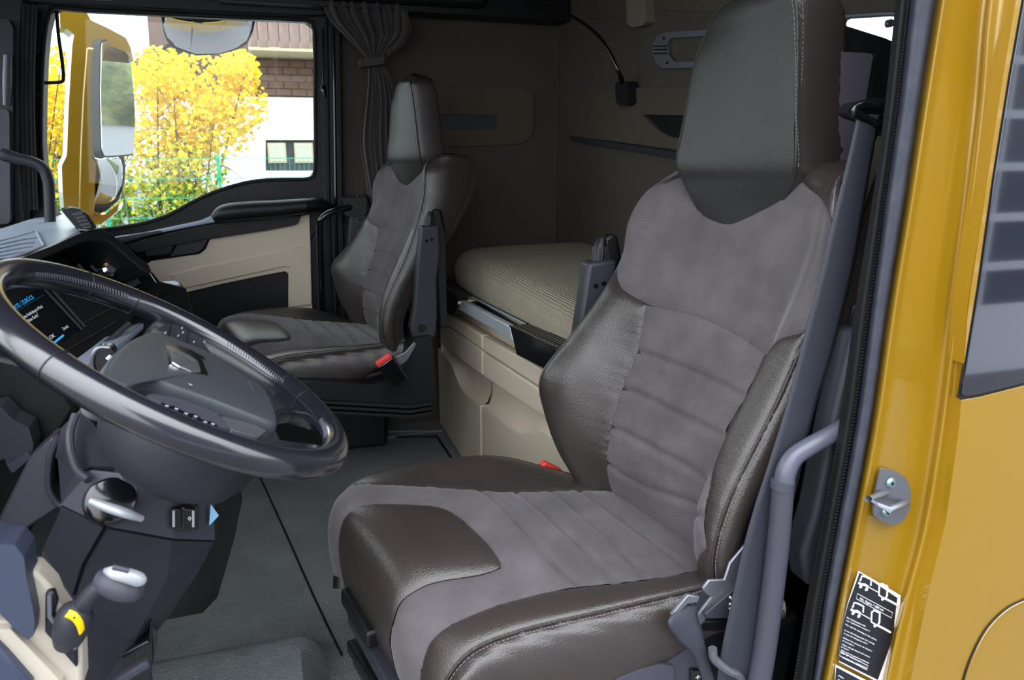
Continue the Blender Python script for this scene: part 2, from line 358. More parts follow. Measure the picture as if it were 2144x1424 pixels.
# floor: rubber moulding with a swelling over the wheel arch
fx = np.linspace(-1.35, XB, 90); fy = np.linspace(.92, 3.3, 80); fv = []; ff = []
sm = lambda t: (lambda s: s*s*(3-2*s))(np.clip(t, 0, 1))
for i, x in enumerate(fx):
    for j, y in enumerate(fy):
        h = .10*sm((1.80-y)/.12)*sm((.085-x-.15*max(0, 1.72-y))/.06)-.03*sm((1.62-y)/.05)*sm((x-.1)/.05)
        fv.append((x, y, float(h)))
for i in range(len(fx)-1):
    for j in range(len(fy)-1): a = i*len(fy)+j; ff.append((a, a+len(fy), a+len(fy)+1, a+1))
fl = obj('floor', fv, ff, M_floor, None, **S)
tube('mat_seam', [at(543, 995, 'z', .002), at(600, 1120, 'z', .002), at(660, 1255, 'z', .002), at(716, 1372, 'z', .002)], .0035, M_rubber, fl, seg=6, smooth_n=3)
for i, q in enumerate([[(560, 935), (735, 905), (928, 903), (985, 985)], [(560, 947), (738, 916), (915, 914), (962, 985)]]):
    tube('mat_ridge', [at(u, v, 'z', .004) for u, v in q], .006, M_rubber if i else M_floor, fl, seg=6, smooth_n=1)
for q in [[(690, 925), (760, 925), (905, 903)], [(640, 880), (740, 882), (912, 868)]]:
    tube('mat_ridge', [at(u, v, 'z', .004) for u, v in q], .007, M_floor, fl, seg=6, smooth_n=1)
# front bulkhead and windscreen
plate('wall_front', [Vector((-1.35, .9, -.1)), Vector((-1.35, 3.4, -.1)), Vector((-1.35, 3.4, .85)), Vector((-1.35, .9, .85))], (-.05, 0, 0), M_black, None, bevel=0, kind='structure')
w1 = plate('window_1', [Vector((-1.36, .95, .85)), Vector((-1.36, 3.35, .85)), Vector((-1.22, 3.35, 2.05)), Vector((-1.22, .95, 2.05))], (.006, 0, 0), M_glass, None, bevel=0, kind='structure')
box('windscreen_light_stop', (-1.16, 2.15, 1.92), (.3, 2.5, .34), M_black, w1, bevel=.01)  # unseen header block added to cut the light from the windscreen
plate('wall_left', [Vector((-1.35, .88, -.1)), Vector((-.78, .88, -.1)), Vector((-.78, .88, .95)), Vector((-1.1, .88, 1.0)), Vector((-.98, .88, 2.2)), Vector((-1.3, .88, 2.2))], (0, -.06, 0), M_yellow, None, bevel=.01, kind='structure')

# ------------------------------------------------------------------ driver-side pillar and outer side of the cab
side = thing('wall_left', None, None, (1.0, .83, 0), kind='structure')
VV = [-330, 0, 221, 430, 645, 885, 1100, 1270, 1422, 1750]
strips = dict(
 s0=[1911, 1875, 1853, 1825, 1790, 1757, 1719, 1686, 1661, 1600], s1=[1940, 1902, 1878, 1849, 1822, 1790, 1751, 1722, 1702, 1648],
 s2=[2012, 1959, 1924, 1893, 1858, 1823, 1783, 1750, 1719, 1655], s3=[2028, 1975, 1940, 1908, 1873, 1838, 1797, 1762, 1735, 1672],
 s4=[2128, 2075, 2056, 2032, 2003, 1973, 1938, 1894, 1858, 1790], s5=[2148, 2095, 2073, 2045, 2014, 1990, 1958, 1914, 1880, 1812],
 s6=[2180, 2127, 2091, 2061, 2027, 2010, 1980, 1937, 1907, 1845])
def strip(name, keys, ys, m, prof=2, parent=side, **k):
    net = [[at(strips[kk][i], VV[i], 'y', y) for kk, y in zip(keys, ys)] for i in range(len(VV))]
    s = Surf(net); na, nb = (len(keys)-1)*prof*4+1, 80; A, B = np.meshgrid(np.linspace(0, s.nc-1, na), np.linspace(0, s.nr-1, nb)); P = s.ev(A, B).reshape(-1, 3)
    fs = [(j*na+i, j*na+i+1, (j+1)*na+i+1, (j+1)*na+i) for j in range(nb-1) for i in range(na-1)]
    return obj(name, [Vector(p) for p in P], fs, m, parent, split=60, **k), s
# paint: interpolate extra columns so that the beads read as folds
def mixk(a, b, t, nm): strips[nm] = [x*(1-t)+y*t for x, y in zip(strips[a], strips[b])]
mixk('s3', 's4', .12, 'f1'); mixk('s3', 's4', .5, 'f2'); mixk('s3', 's4', .88, 'f3'); mixk('s1', 's2', .3, 'g1'); mixk('s1', 's2', .75, 'g2'); mixk('s0', 's1', .5, 'h1')
_, paint = strip('painted_pillar', ['s2', 's3', 'f1', 'f2', 'f3', 's4', 's5', 's6'], [.885, .862, .874, .878, .872, .852, .850, .830], M_yellow, 2)
strip('grey_seal', ['s1', 'g1', 'g2', 's2'], [.895, .872, .868, .880], M_seal_grey)
strip('rubber_seal', ['s0', 'h1', 's1'], [.915, .880, .893], M_rubber)
# ribs moulded across the rubber seal, small and numerous
rb = []
for i in range(210):
    v = -20+i*6.9; f = lambda k: float(np.interp(v, VV, strips[k])); a, b = at(f('s0')+2, v, 'y', .905), at(f('s1')-3, v+4, 'y', .888); mid = (a+b)/2+Vector((0, -.011, 0))
    rb.append(tube('', [a, mid, b], .0016, None, raw=True, seg=5, smooth_n=2))
v_, f_ = merge(rb); obj('seal_ribs', v_, f_, M_rubber, side, kind='stuff')
oc = [at(float(np.interp(v, VV, strips['s6'])), v, 'y', .83) for v in range(1750, -331, -60)]
glass_px = [(2139, 0), (2111, 158), (2076, 379), (2045, 600), (2009, 822), (2006, 832), (2014, 838), (2050, 832), (2144, 808)]
gl = [at(2165, -200, 'y', .83)]+Y(glass_px, .83)+[Vector((1.38, .83, .93)), Vector((1.38, .83, 1.62))]
glo = [at(2160, -205, 'y', .829)]+[at(u-(5 if i < 5 else 2), v+(2 if i >= 5 else 0), 'y', .829) for i, (u, v) in enumerate(glass_px)]
plate('side_panel', oc+[Vector((1.55, .83, 2.2)), Vector((1.55, .83, -.45))], (0, .03, 0), M_yellow, side, holes=[gl], bevel=.003)
plate('window_rubber', [p+Vector((0, .001, 0)) for p in gl], (0, .002, 0), M_rubber, side, bevel=0)
plate('quarter_glass', [p+(Vector((1.15, .83, 1.2))-p)*.02+Vector((0, -.0015, 0)) for p in gl], (0, .002, 0), M_tint, side, bevel=.0008)
tube('flap_gap', [at(u, v, 'y', .829) for u, v in [(2150, 1252), (2105, 1275), (2065, 1315), (2035, 1370), (2015, 1430), (2005, 1500)]], .0018, M_rubber, side, seg=6)
tube('flap_edge', [at(u+4, v+2, 'y', .829) for u, v in [(2150, 1252), (2105, 1275), (2065, 1315), (2035, 1370), (2015, 1430), (2005, 1500)]], .0016, M_yellow, side, seg=6)
plate('inner_trim', [Vector((.86, .97, -.1)), Vector((XB, .97, -.1)), Vector((XB, .97, 2.16)), Vector((.93, .97, 2.16))], (0, -.02, 0), M_black, side, bevel=.004)
plate('gap_shade_sheet', [Vector((1.075, .99, 0)), Vector((1.075, 1.66, 0)), Vector((1.075, 1.66, .8)), Vector((1.075, .99, .95))], (.012, 0, 0), M_black, side, bevel=.003)  # black sheet added to paint the shade in the gap behind the seat

# ------------------------------------------------------------------ passenger door
door = thing('door_1', None, None, (-.3, 3.25, 0), kind='structure')
YD = 3.27
win = [(104, 24), (95, 60), (89, 120), (86, 200), (85, 300), (91, 370), (105, 440), (150, 485), (215, 481), (290, 470), (350, 452), (400, 425), (450, 402), (510, 384), (560, 377), (620, 376), (648, 374), (659, 360), (661, 300), (660, 200), (660, 90), (656, 55), (640, 42), (500, 36), (340, 28), (180, 20), (118, 15)]
outer = [(-260, -120), (706, -120), (712, 200), (716, 430), (722, 640), (735, 900), (600, 1000), (-200, 1200), (-330, 700)]
plate('door_frame', Y(outer, YD), (0, .10, 0), M_black, door, holes=[Y(win, YD)], bevel=.006)
plate('door_glass', Y(win, YD+.06), (0, .004, 0), M_glass, door, bevel=0)
gs = [(u+(8 if u < 300 else -3), v) for u, v in win]
tube('window_gasket', Y(win, YD+.002), .008, M_rubber, door, closed=True, smooth_n=2, seg=8)
tube('glass_guide', Y([(118, 15), (122, 70), (129, 120), (133, 160), (129, 171), (110, 173), (84, 174)], YD+.05), .006, M_rubber, door, seg=8, smooth_n=3)
# beige trim with pocket
trim = [(632, 452), (648, 449), (652, 560), (654, 645), (654, 760), (300, 850), (300, 560), (318, 546), (418, 532), (430, 522), (442, 495), (467, 488), (614, 469), (622, 458)]
pocket = [(604, 573), (597, 568), (540, 579), (460, 596), (372, 617), (372, 700), (604, 700)]
plate('door_trim', Y(trim, 3.245), (0, .03, 0), M_beige, door, holes=[rnd(Y(pocket, 3.245), .06, 3)], bevel=.006)
plate('trim_ridge', Y([(352, 575), (430, 556), (560, 530), (651, 514), (653, 640), (606, 645), (606, 560), (590, 560), (380, 606)], 3.238), (0, .014, 0), M_beige, door, bevel=.006)
plate('door_pocket', Y([(610, 562), (360, 612), (360, 760), (610, 740)], 3.262), (0, .012, 0), M_black, door, bevel=0)
plate('belt_line_trim', rnd(Y([(270, 515), (300, 500), (440, 470), (600, 452), (630, 452), (622, 470), (560, 482), (440, 500), (330, 520), (285, 530)], 3.225), .15, 2), (0, .04, 0), M_black, door, bevel=.006)
plate('sill_highlight_trim', Y([(235, 497), (300, 488), (420, 462), (470, 440), (560, 425), (640, 420), (640, 448), (560, 452), (440, 468), (320, 492), (255, 508)], 3.235), (0, .04, 0), M_dashtop, door, bevel=.006)  # pale tone paints the bluish highlight along a black ledge
plate('latch_recess', rnd(Y([(272, 525), (330, 514), (438, 499), (425, 522), (415, 530), (320, 545), (300, 545)], 3.238), .12, 2), (0, .02, 0), M_black_gloss, door, bevel=.003)
plate('latch_cup', rnd(Y([(372, 512), (436, 500), (424, 521), (414, 528), (356, 537)], 3.234), .12, 2), (0, .01, 0), M_dark, door, bevel=.003)
plate('door_handle', rnd(Y([(300, 517), (366, 506), (358, 532), (306, 538)], 3.226), .12, 2), (0, .012, 0), M_black, door, bevel=.003)
plate('switch_strip', rnd(Y([(240, 498), (336, 482), (338, 488), (246, 507)], 3.222), .1, 2), (0, .012, 0), M_mid, door, bevel=.002)
tube('armrest', Y([(446, 458), (470, 447), (520, 441), (580, 437), (642, 431)], 3.17), [.016, .034, .036, .034, .030], M_black, door, seg=16)
tube('armrest_bracket', [at(638, 431, 'y', 3.17), at(668, 428, 'y', 3.19), at(696, 438, 'y', 3.24)], [.028, .026, .02], M_black, door, seg=14)
for v0 in (85, 150, 355): pass
tube('lock_pull', Y([(676, 60), (676, 130), (676, 180)], 3.26), .005, M_black_gloss, door, seg=8)
tube('lock_knob', Y([(676, 178), (677, 190), (679, 204)], 3.255), [.008, .011, .008], M_black_gloss, door, seg=10)
for u, v in [(80, 107), (78, 197), (73, 299), (670, 142), (674, 357)]:
    p = at(u, v, 'y', YD-.002); tube('frame_screw', [p, p+Vector((0, -.006, 0))], .008, M_dark, door, seg=10, smooth_n=1)
# pillars either side of the door
pil = thing('trim_1', None, None, (.25, 3.25, 0), kind='structure')
plate('pillar_trim', Y([(664, -40), (706, -40), (712, 200), (716, 430), (722, 640), (735, 860), (655, 860), (655, 640), (650, 500), (668, 470), (683, 440), (672, 380), (668, 200)], 3.262), (0, .02, 0), M_black, pil, bevel=.004)
for u in (683, 697, 709): tube('pillar_groove', Y([(u, 30), (u+3, 200), (u+6, 430), (u+12, 700)], 3.258), .007, M_rubber if u != 697 else M_black_gloss, pil, seg=8)
apil = thing('trim_2', None, None, (-.85, 3.2, 0), kind='structure')
plate('pillar_trim', Y([(-300, -100), (62, -100), (50, 40), (46, 120), (48, 330), (60, 480), (-300, 560)], 3.2), (0, .06, 0), M_black, apil, bevel=.012)
plate('pillar_pad', rnd(Y([(-120, 30), (18, 40), (28, 60), (26, 460), (-120, 480)], 3.17), .1), (0, .03, 0), M_dark, apil, bevel=.01)
tube('pillar_light_strip', Y([(17, 116), (16, 170), (14, 221)], 3.155), [.015, .017, .012], M_alu, apil, seg=10, flat=.5)
plate('lower_pad', rnd(Y([(-200, 225), (20, 228), (22, 470), (-200, 470)], 3.15), .06), (0, .03, 0), M_mid, apil, bevel=.01)
for u in (52, 62, 72): tube('pillar_groove', Y([(u, 10), (u-5, 200), (u+2, 440)], 3.195), .009, M_rubber, apil, seg=8)
hd = box('trim_3', (-.2, 3.2, 1.83), (2.2, .16, .13), M_black, None, bevel=.02, kind='structure')
hd2 = plate('trim_4', Y([(-100, -40), (700, -40), (700, 32), (640, 34), (340, 20), (130, 8), (80, 6), (-100, 30)], 3.24), (0, .03, 0), M_black, None, bevel=.006, kind='structure')
plate('light_edge', Y([(128, -8), (230, -4), (236, 1), (130, -1)], 3.235), (0, .01, 0), M_alu, hd2, bevel=.001)

# ================================================================== SEATS
def V(*a): return Vector(a)
ZL = [.455, .56, .65, .74, .83, .92, 1.0, 1.08, 1.15, 1.195]
FS = [.700, .672, .678, .703, .733, .752, .783, .812, .835, .855]
NS = [.750, .738, .740, .772, .812, .850, .872, .890, .900, .905]
FT = [(1.50, .690), (1.555, .615), (1.56, .578), (1.56, .568), (1.56, .640), (1.56, .712), (1.555, .757), (1.535, .760), (1.50, .785), (1.44, .835)]
NT = [(1.01, .705), (1.00, .676), (1.0, .690), (1.0, .728), (1.0, .775), (1.0, .812), (1.0, .838), (1.01, .862), (1.015, .868), (1.03, .885)]
DP_ = [.08, .08, .09, .105, .125, .15, .17, .19, .20, .20]
net = []
for i, z in enumerate(ZL):
    low = 1-min(1, max(0, (z-.88)/.14)); fy, fxx = FT[i]; ny, nx = NT[i]; c = (FS[i]+NS[i])/2+.010
    net.append([V(fy-.01, 0, 0)*0+V(fxx+DP_[i]*1.05, fy-.02, z), V(fxx+DP_[i]*.5, fy+.015, z), V(fxx, fy, z), V((fxx+FS[i])/2-.032*low-.006, (fy+1.42)/2+.01, z), V(FS[i], 1.42, z), V(c, 1.275, z),
                V(NS[i], 1.13, z), V((NS[i]+nx)/2-.026*low-.004, 1.06, z), V(nx, ny, z), V(nx+DP_[i]*.45, ny-.012, z), V(nx+DP_[i], ny+.02, z)])
def closed_row(z, dx, sy): return [V(p.x*(1-0)+dx*(1 if 1 < k < 9 else .3), 1.275+(p.y-1.275)*sy, z) for k, p in enumerate(net[9])]
def cap_row(z, t, sy): return [V(p.x+(.985-p.x)*t, 1.275+(p.y-1.275)*sy, z) for p in net[9]]
net.append(cap_row(1.218, .38, .98)); net.append(cap_row(1.224, .85, .95))
BK = Surf(net, 1)
if (BK.nrm(np.array([5.]), np.array([4.]))[0][0]) > 0: BK.sign = -1
# --- headrest surface
def hp(u, v, y, dx=0): p = at(u, v, 'y', y); p.x += dx; return p
HR = [((1538, 488), 1.31, (1586, 488), 1.25), ((1482, 464), 1.36, (1606, 469), 1.225), ((1449, 420), 1.39, (1632, 428), 1.19), ((1430, 378), 1.41, (1655, 382), 1.155), ((1418, 340), 1.42, (1663, 345), 1.14),
      ((1434, 250), 1.415, (1665, 250), 1.14), ((1455, 130), 1.405, (1668, 120), 1.14), ((1478, 70), 1.39, (1668, 30), 1.14), ((1500, 22), 1.375, (1664, -15), 1.145), ((1525, -8), 1.35, (1652, -34), 1.165)]
hn = []
for i, (a_, ya, b_, yb) in enumerate(HR):
    A_, B_ = hp(*a_, ya), hp(*b_, yb); d = .045 if i < 4 else (.10 if i < 8 else (.092 if i == 8 else .07))
    if i == 9: A_.x += .02; B_.x += .02
    M_ = (A_+B_)/2+V(-.014, 0, 0)
    hn.append([A_+V(d, -.0, 0), A_+V(d*.5, .004, 0), A_+V(.006, .002, 0), A_+V(-.003, -.012, 0), M_, B_+V(-.003, .012, 0), B_+V(.006, -.002, 0), B_+V(d*.5, -.004, 0), B_+V(d, 0, 0)])
h9 = hn[9]; hc = sum(h9, V(0, 0, 0))/9
for t_, dz in ((.35, .012), (.85, .016)): hn.append([p.lerp(V(hc.x, hc.y, p.z), t_)+V(0, 0, dz) for p in h9])
HS = Surf(hn, 1)
if (HS.nrm(np.array([4.]), np.array([5.]))[0][0]) > 0: HS.sign = -1
# --- cushion surface: rows front to rear, columns far to near
def xf(y): return .072+(1.44-y)*.27 if y < 1.47 else .064+(y-1.47)*.45
CS = [.05, .012, 0, .016, .06, .15, .27, .38, .50, .60, .645]
ZT = {1.56: [.26, .38, .455, .515, .545, .560, .566, .552, .505, .468, .46], 1.44: [.26, .38, .48, .548, .572, .576, .562, .540, .517, .498, .49],
      1.36: [.26, .38, .48, .548, .570, .570, .556, .534, .512, .495, .49], 1.28: [.26, .37, .465, .535, .560, .560, .548, .528, .508, .49, .49], 1.19: [.25, .35, .44, .510, .538, .542, .533, .518, .502, .488, .49],
      1.10: [.23, .32, .40, .460, .494, .508, .506, .502, .494, .487, .49], 1.015: [.24, .31, .37, .430, .476, .494, .500, .504, .510, .522, .525]}
def col(y, yy=None, dz=0, dx=0): return [V(xf(yy or y)+s*1.0+dx*(1 if k < 5 else 0), (yy or y), z+dz) for k, (s, z) in enumerate(zip(CS, ZT[y]))]
cols = [[V(p.x, 1.53, .30) for p in col(1.56)], [V(p.x, 1.585, min(.43, p.z-.03)) for p in col(1.56)], col(1.56, dx=.0), col(1.44), col(1.36), col(1.28), col(1.19), col(1.10), col(1.015, dx=.012),
        [V(p.x+.012, .985, min(p.z-.02, .44)) for p in col(1.015)], [V(p.x+.02, 1.0, min(p.z-.06, .345+.10*max(0, (p.x-.5)/.2))) for p in col(1.015)], [V(p.x+.03, 1.08, min(p.z-.07, .30+.12*max(0, (p.x-.5)/.2))) for p in col(1.015)]]
CU = Surf([[c[r] for c in cols] for r in range(len(CS))], 1)
if (CU.nrm(np.array([5.]), np.array([6.]))[0][2]) < 0: CU.sign = -1

def spline(ab, n=6, closed=False): return [tuple(q) for q in catmull(ab, n, closed)]
SEAT = thing('truck_seat', 'large driver seat in grey suede and brown leather nearest the open door', 'seat', (.72, 1.28, 0), group='air suspended cab seats')
# pixel outlines of the seams on the driver seat, turned once into surface parameters
sm_far = BK.inv([(1349, 639), (1332, 736), (1301, 813), (1278, 894), (1268, 970), (1272, 1012)])
sm_near = BK.inv([(1594, 742), (1554, 832), (1513, 917), (1484, 1000), (1470, 1090), (1474, 1150)])
tipF = BK.inv([(1297, 562)])[0]; tipF = (2.0, tipF[1]); tipN = (8.0, BK.inv([(1688, 690)])[0][1])
yf = (0.0, BK.nr-1)
farS = [tipF]+spline([tipF, ((tipF[0]+sm_far[0][0])/2+.05, (tipF[1]+sm_far[0][1])/2), sm_far[0]], 5)[1:]+spline(sm_far, 5)[1:]+[(4.0, 0.0)]
nearS = [tipN]+spline([tipN, ((tipN[0]+sm_near[0][0])/2, (tipN[1]+sm_near[0][1])/2+.12), sm_near[0]], 5)[1:]+spline(sm_near, 5)[1:]+[(6.0, 0.0)]
iF, iN = 5, 5
ch_f, ch_n = farS[iF:], nearS[iN:]
topseam = spline([sm_far[0], BK.inv([(1470, 668)])[0], sm_near[0]], 6)
# upper back in suede reaches both edges
shp = spline(BK.inv([(1668, 374), (1700, 405), (1728, 446), (1744, 482)]), 4); sa, sb = shp[0][0], shp[-1][1]
shp = [(sa, 10.4)]+shp[:-1]+[(8.0, sb)]
upper = [tipF]+farS[1:iF+1]+topseam[1:]+nearS[:iN][::-1]+[(8.0, tipN[1])]+shp[::-1]+[(2.0, 10.4)]
panel('shoulder_panel', BK, shp+[(8.0, sb+(10.4-sb)*k/4) for k in range(1, 5)], M_leather, SEAT, step=.009)
panel('backrest', BK, upper, M_suede, SEAT, step=.010)
ch = topseam+nearS[iN+1:]+farS[iF+1:][::-1]
gr = [spline(BK.inv(q), 5) for q in ([(1334, 737), (1440, 775), (1555, 834)], [(1303, 814), (1405, 860), (1513, 917)], [(1280, 896), (1370, 940), (1478, 1004)], [(1268, 972), (1360, 1022), (1466, 1080)])]
panel('backrest_channel', BK, ch, M_suede, SEAT, step=.0065, grooves=gr, gsink=.008, gwidth=.0055)
bf = farS[1:]+[(2.0, 0.0)]+[(2.0, tipF[1]*k/8) for k in range(1, 8)]+[tipF]
panel('side_bolster', BK, bf, M_leather, SEAT, step=.007, wr=.0006)
bn = nearS[1:]+[(8.0, 0.0)]+[(8.0, tipN[1]*k/8) for k in range(1, 8)]+[tipN]
panel('side_bolster', BK, bn, M_leather, SEAT, step=.008, wr=.0004)
panel('back_side', BK, [(0, 0), (2.0, 0), (2.0, 11), (0, 11)], M_leather, SEAT, step=.014)
panel('back_side', BK, [(8.0, 0), (10, 0), (10, 11), (8.0, 11)], M_leather, SEAT, step=.014, wr=.0005)
panel('back_top', BK, [(2.0, 10.4), (8.0, 10.4), (8.0, 11), (2.0, 11)], M_leather, SEAT, step=.014)
core = Surf([[Vector(tuple(p))+V(.013, 0, -.003) for p in r] for r in BK.N.tolist()] if False else [[Vector(p)+V(.013, (1.28-p[1])*.03, -.002) for p in r] for r in BK.N.tolist()])
def grid(name, s, na, nb, m, parent, a0=0, a1=None, b0=0, b1=None, **k):
    A, B = np.meshgrid(np.linspace(a0, s.nc-1 if a1 is None else a1, na), np.linspace(b0, s.nr-1 if b1 is None else b1, nb)); P = s.ev(A, B).reshape(-1, 3)
    return obj(name, [Vector(p) for p in P], [(j*na+i, j*na+i+1, (j+1)*na+i+1, (j+1)*na+i) for j in range(nb-1) for i in range(na-1)], m, parent, split=180, **k)
grid('seam_lining', core, 40, 40, M_seam, SEAT)
bsv = []
for i in range(12): a_, b_ = V(*BK.N[i, 0]), V(*BK.N[i, 10]); bsv += [a_+V(.002, -.004, 0), a_.lerp(b_, .15)+V(.018, 0, 0), a_.lerp(b_, .5)+V(.022, 0, 0), a_.lerp(b_, .85)+V(.018, 0, 0), b_+V(.002, .004, 0)]
obj('back_shell', bsv, [(i*5+j, i*5+j+1, i*5+j+6, i*5+j+5) for i in range(11) for j in range(4)], M_black, SEAT)
# piping on the ridges
seamline('piping', BK, [(2.0, b) for b in np.linspace(.3, 9.2, 30)], .0022, M_leather, SEAT, lift=-.002)
seamline('piping', BK, [(8.0, b) for b in np.linspace(.3, 9.6, 30)], .0022, M_leather, SEAT, lift=-.002)
seamline('stitching', BK, [(8.0, b) for b in np.linspace(.3, tipN[1]+.3, 30)], .0007, M_thread, SEAT, lift=.001, dash=True, off=.008)
# headrest
def hrect(a0, a1, b0, b1): return [(a0, b0), (a1, b0), (a1, b1), (a0, b1)]
hfront = [(2.45, b) for b in np.linspace(.12, 9.0, 24)]; hf = [(5.55, b) for b in np.linspace(9.0, .12, 24)]
hb = panel('headrest', HS, [(a, .12+.0*a) for a in np.linspace(5.4, 2.6, 8)]+hfront+[(3, 9.5), (4, 9.7), (5, 9.5)]+hf, M_leather_grey, SEAT, step=.010, sink=.004)
panel('headrest_side', HS, hrect(5.55, 8.0, 0.0, 11), M_leather, SEAT, step=.011, sink=.004)
panel('headrest_side', HS, hrect(0.0, 2.45, 0.0, 11), M_leather, SEAT, step=.011, sink=.004)
panel('headrest_top', HS, [(2.45, 9.0), (3, 9.5), (4, 9.7), (5, 9.5), (5.55, 9.0), (5.55, 11), (2.45, 11)], M_leather, SEAT, step=.011, sink=.004)
seamline('piping', HS, [(5.55, b) for b in np.linspace(3.6, 9.2, 24)], .0020, M_leather, SEAT, lift=-.001)
for o_ in (-.007, .009): seamline('stitching', HS, [(5.55, b) for b in np.linspace(3.9, 9.0, 24)], .0006, M_thread, SEAT, lift=.0012, dash=True, off=o_)
tube('headrest_seam', [Vector(p) for p in HS.ev(np.array([2.45]*10+[3, 3.6, 4.4, 5]+[5.55]*10), np.array(list(np.linspace(9, .3, 10))+[.12]*4+list(np.linspace(.3, 9, 10))))+HS.nrm(np.array([2.5]*10+[3, 3.6, 4.4, 5]+[5.5]*10), np.array(list(np.linspace(9, .3, 10))+[.12]*4+list(np.linspace(.3, 9, 10))))*-.003], .0022, M_seam, SEAT, seg=6, smooth_n=3)
# cushion
ns_px = [(1500, 1180), (1478, 1187), (1400, 1201), (1329, 1212), (1177, 1229), (1062, 1256), (970, 1291), (917, 1323), (894, 1350), (880, 1392)]
fs_px = [(1276, 1023), (1157, 1025), (1024, 1025), (909, 1016), (795, 1010), (737, 1013), (712, 1027)]
pad_px = [(1049, 1186), (1005, 1201), (909, 1218), (863, 1239), (833, 1266), (819, 1305), (812, 1345)]
pad_far = [(717, 1088), (725, 1077), (739, 1066), (764, 1056), (833, 1053), (909, 1058), (947, 1071), (986, 1102), (1024, 1140), (1047, 1174)]
nsS = spline(CU.inv(ns_px), 4); fsS = spline(CU.inv(fs_px), 4); pdN = spline(CU.inv(pad_px), 5); pdF = spline(CU.inv(pad_far), 4)
nsE, fsE = (nsS[-1][0]+.05, 0.0), (fsS[-1][0]-.05, 0.0)
nsS = [(nsS[0][0], 10.0)]+nsS+[((nsS[-1][0]+nsE[0])/2, nsS[-1][1]*.5), nsE]; fsS = [(fsS[0][0], 10.0)]+fsS+[((fsS[-1][0]+fsE[0])/2, fsS[-1][1]*.5), fsE]
pN0, pF0 = (pdN[-1][0]+.05, 0.0), (pdF[0][0]-.05, 0.0)
padl = [pF0]+pdF+pdN+[(pdN[-1][0]+.03, pdN[-1][1]*.5), pN0]
suede = nsS+[pN0, (pdN[-1][0]+.03, pdN[-1][1]*.5)]+pdN[::-1]+pdF[::-1]+[pF0]+fsS[::-1]
gc = [spline(CU.inv(q), 5) for q in ([(1007, 1026), (1060, 1070), (1130, 1148), (1205, 1218)], [(1081, 1028), (1177, 1109), (1287, 1214)], [(1156, 1028), (1245, 1101), (1345, 1203)], [(1215, 1026), (1330, 1110), (1436, 1188)])]
panel('seat_cushion', CU, suede, M_suede, SEAT, step=.0068, grooves=gc, gsink=.0085, gwidth=.0055)
panel('thigh_pad', CU, padl, M_leather, SEAT, step=.008, sink=.005, raise_=.002)
panel('cushion_side', CU, nsS+[(8.0, 0)]+[(8.0, b) for b in np.linspace(.5, 10, 20)], M_leather, SEAT, step=.008)
panel('cushion_side', CU, fsS+[(2.0, 0)]+[(2.0, b) for b in np.linspace(.5, 10, 20)], M_leather, SEAT, step=.009)
panel('cushion_skirt', CU, hrect(8.0, 11, 0, 9.3), M_leather, SEAT, step=.009, wr=.0016)
panel('cushion_skirt', CU, hrect(0, 2.0, 0, 10), M_leather, SEAT, step=.012)
seamline('piping', CU, [(8.0, b) for b in np.linspace(2.0, 9.8, 30)], .0025, M_leather, SEAT, lift=-.002)
seamline('piping', CU, [(2.0, b) for b in np.linspace(2.0, 9.8, 30)], .0025, M_leather, SEAT, lift=-.002)
seamline('stitching', CU, [(8.0, b) for b in np.linspace(2.2, 9.8, 30)], .0007, M_thread, SEAT, lift=.0008, dash=True, off=.008)
grid('cushion_lining', Surf([[Vector(p)+V((.4-p[0])*.03, (1.28-p[1])*.03, -.010) for p in r] for r in CU.N.tolist()]), 40, 34, M_seam, SEAT)
# seat frame under the cushion
plate('cushion_pan', [V(.12, 1.52, .33), V(.17, 1.04, .31), V(.62, 1.0, .33), V(.82, 1.02, .36), V(.82, 1.52, .36)], (0, 0, .06), M_black, SEAT, bevel=.01)
# armrests folded up on both sides of the backrest
def armrest(y, xk, zk, th=.05):
    o = [(-.036, .0), (.034, .004), (.036, -.10), (.020, -.20), (.018, -.34), (.010, -.42), (-.03, -.455), (-.075, -.44), (-.09, -.38), (-.072, -.30), (-.058, -.16)]
    ar = plate('armrest', [V(xk+a, y-th/2, zk+b) for a, b in o], (0, th, 0), M_dark, SEAT, bevel=.009, seg=3)
    plate('armrest_carrier', [V(xk+a, y+.0, zk+b) for a, b in [(.012, .05), (.03, .062), (.048, .055), (.06, 0), (.062, -.4), (.03, -.4), (.02, -.05)]], (0, th*.6, 0), M_black, SEAT, bevel=.008)
    tube('adjuster_knob', [V(xk-.004, y, zk-.01), V(xk+.002, y, zk+.03), V(xk+.006, y, zk+.052)], [.0175, .0165, .009], M_black, ar, seg=20, smooth_n=3)
    for k in range(12):
        a = k*math.pi/6; tube('knob_rib', [V(xk-.002+.017*math.cos(a), y+.017*math.sin(a), zk-.005), V(xk+.002+.0165*math.cos(a), y+.0165*math.sin(a), zk+.033)], .0018, M_dark, ar, seg=5, smooth_n=1)
    for dx, dz in ((-.018, -.035), (.002, -.03)): tube('pivot_hole', [V(xk+dx, y-th/2-.001, zk+dz-.02), V(xk+dx, y-th/2+.004, zk+dz-.02)], .006, M_black_gloss, ar, seg=10, smooth_n=1)
    tube('pivot_cap', [V(xk-.045, y-th/2-.006, zk-.385), V(xk-.045, y-th/2+.004, zk-.385)], .016, M_black_gloss, ar, seg=16, smooth_n=1)
armrest(1.625, .735, .985); armrest(.965, .90, .965)
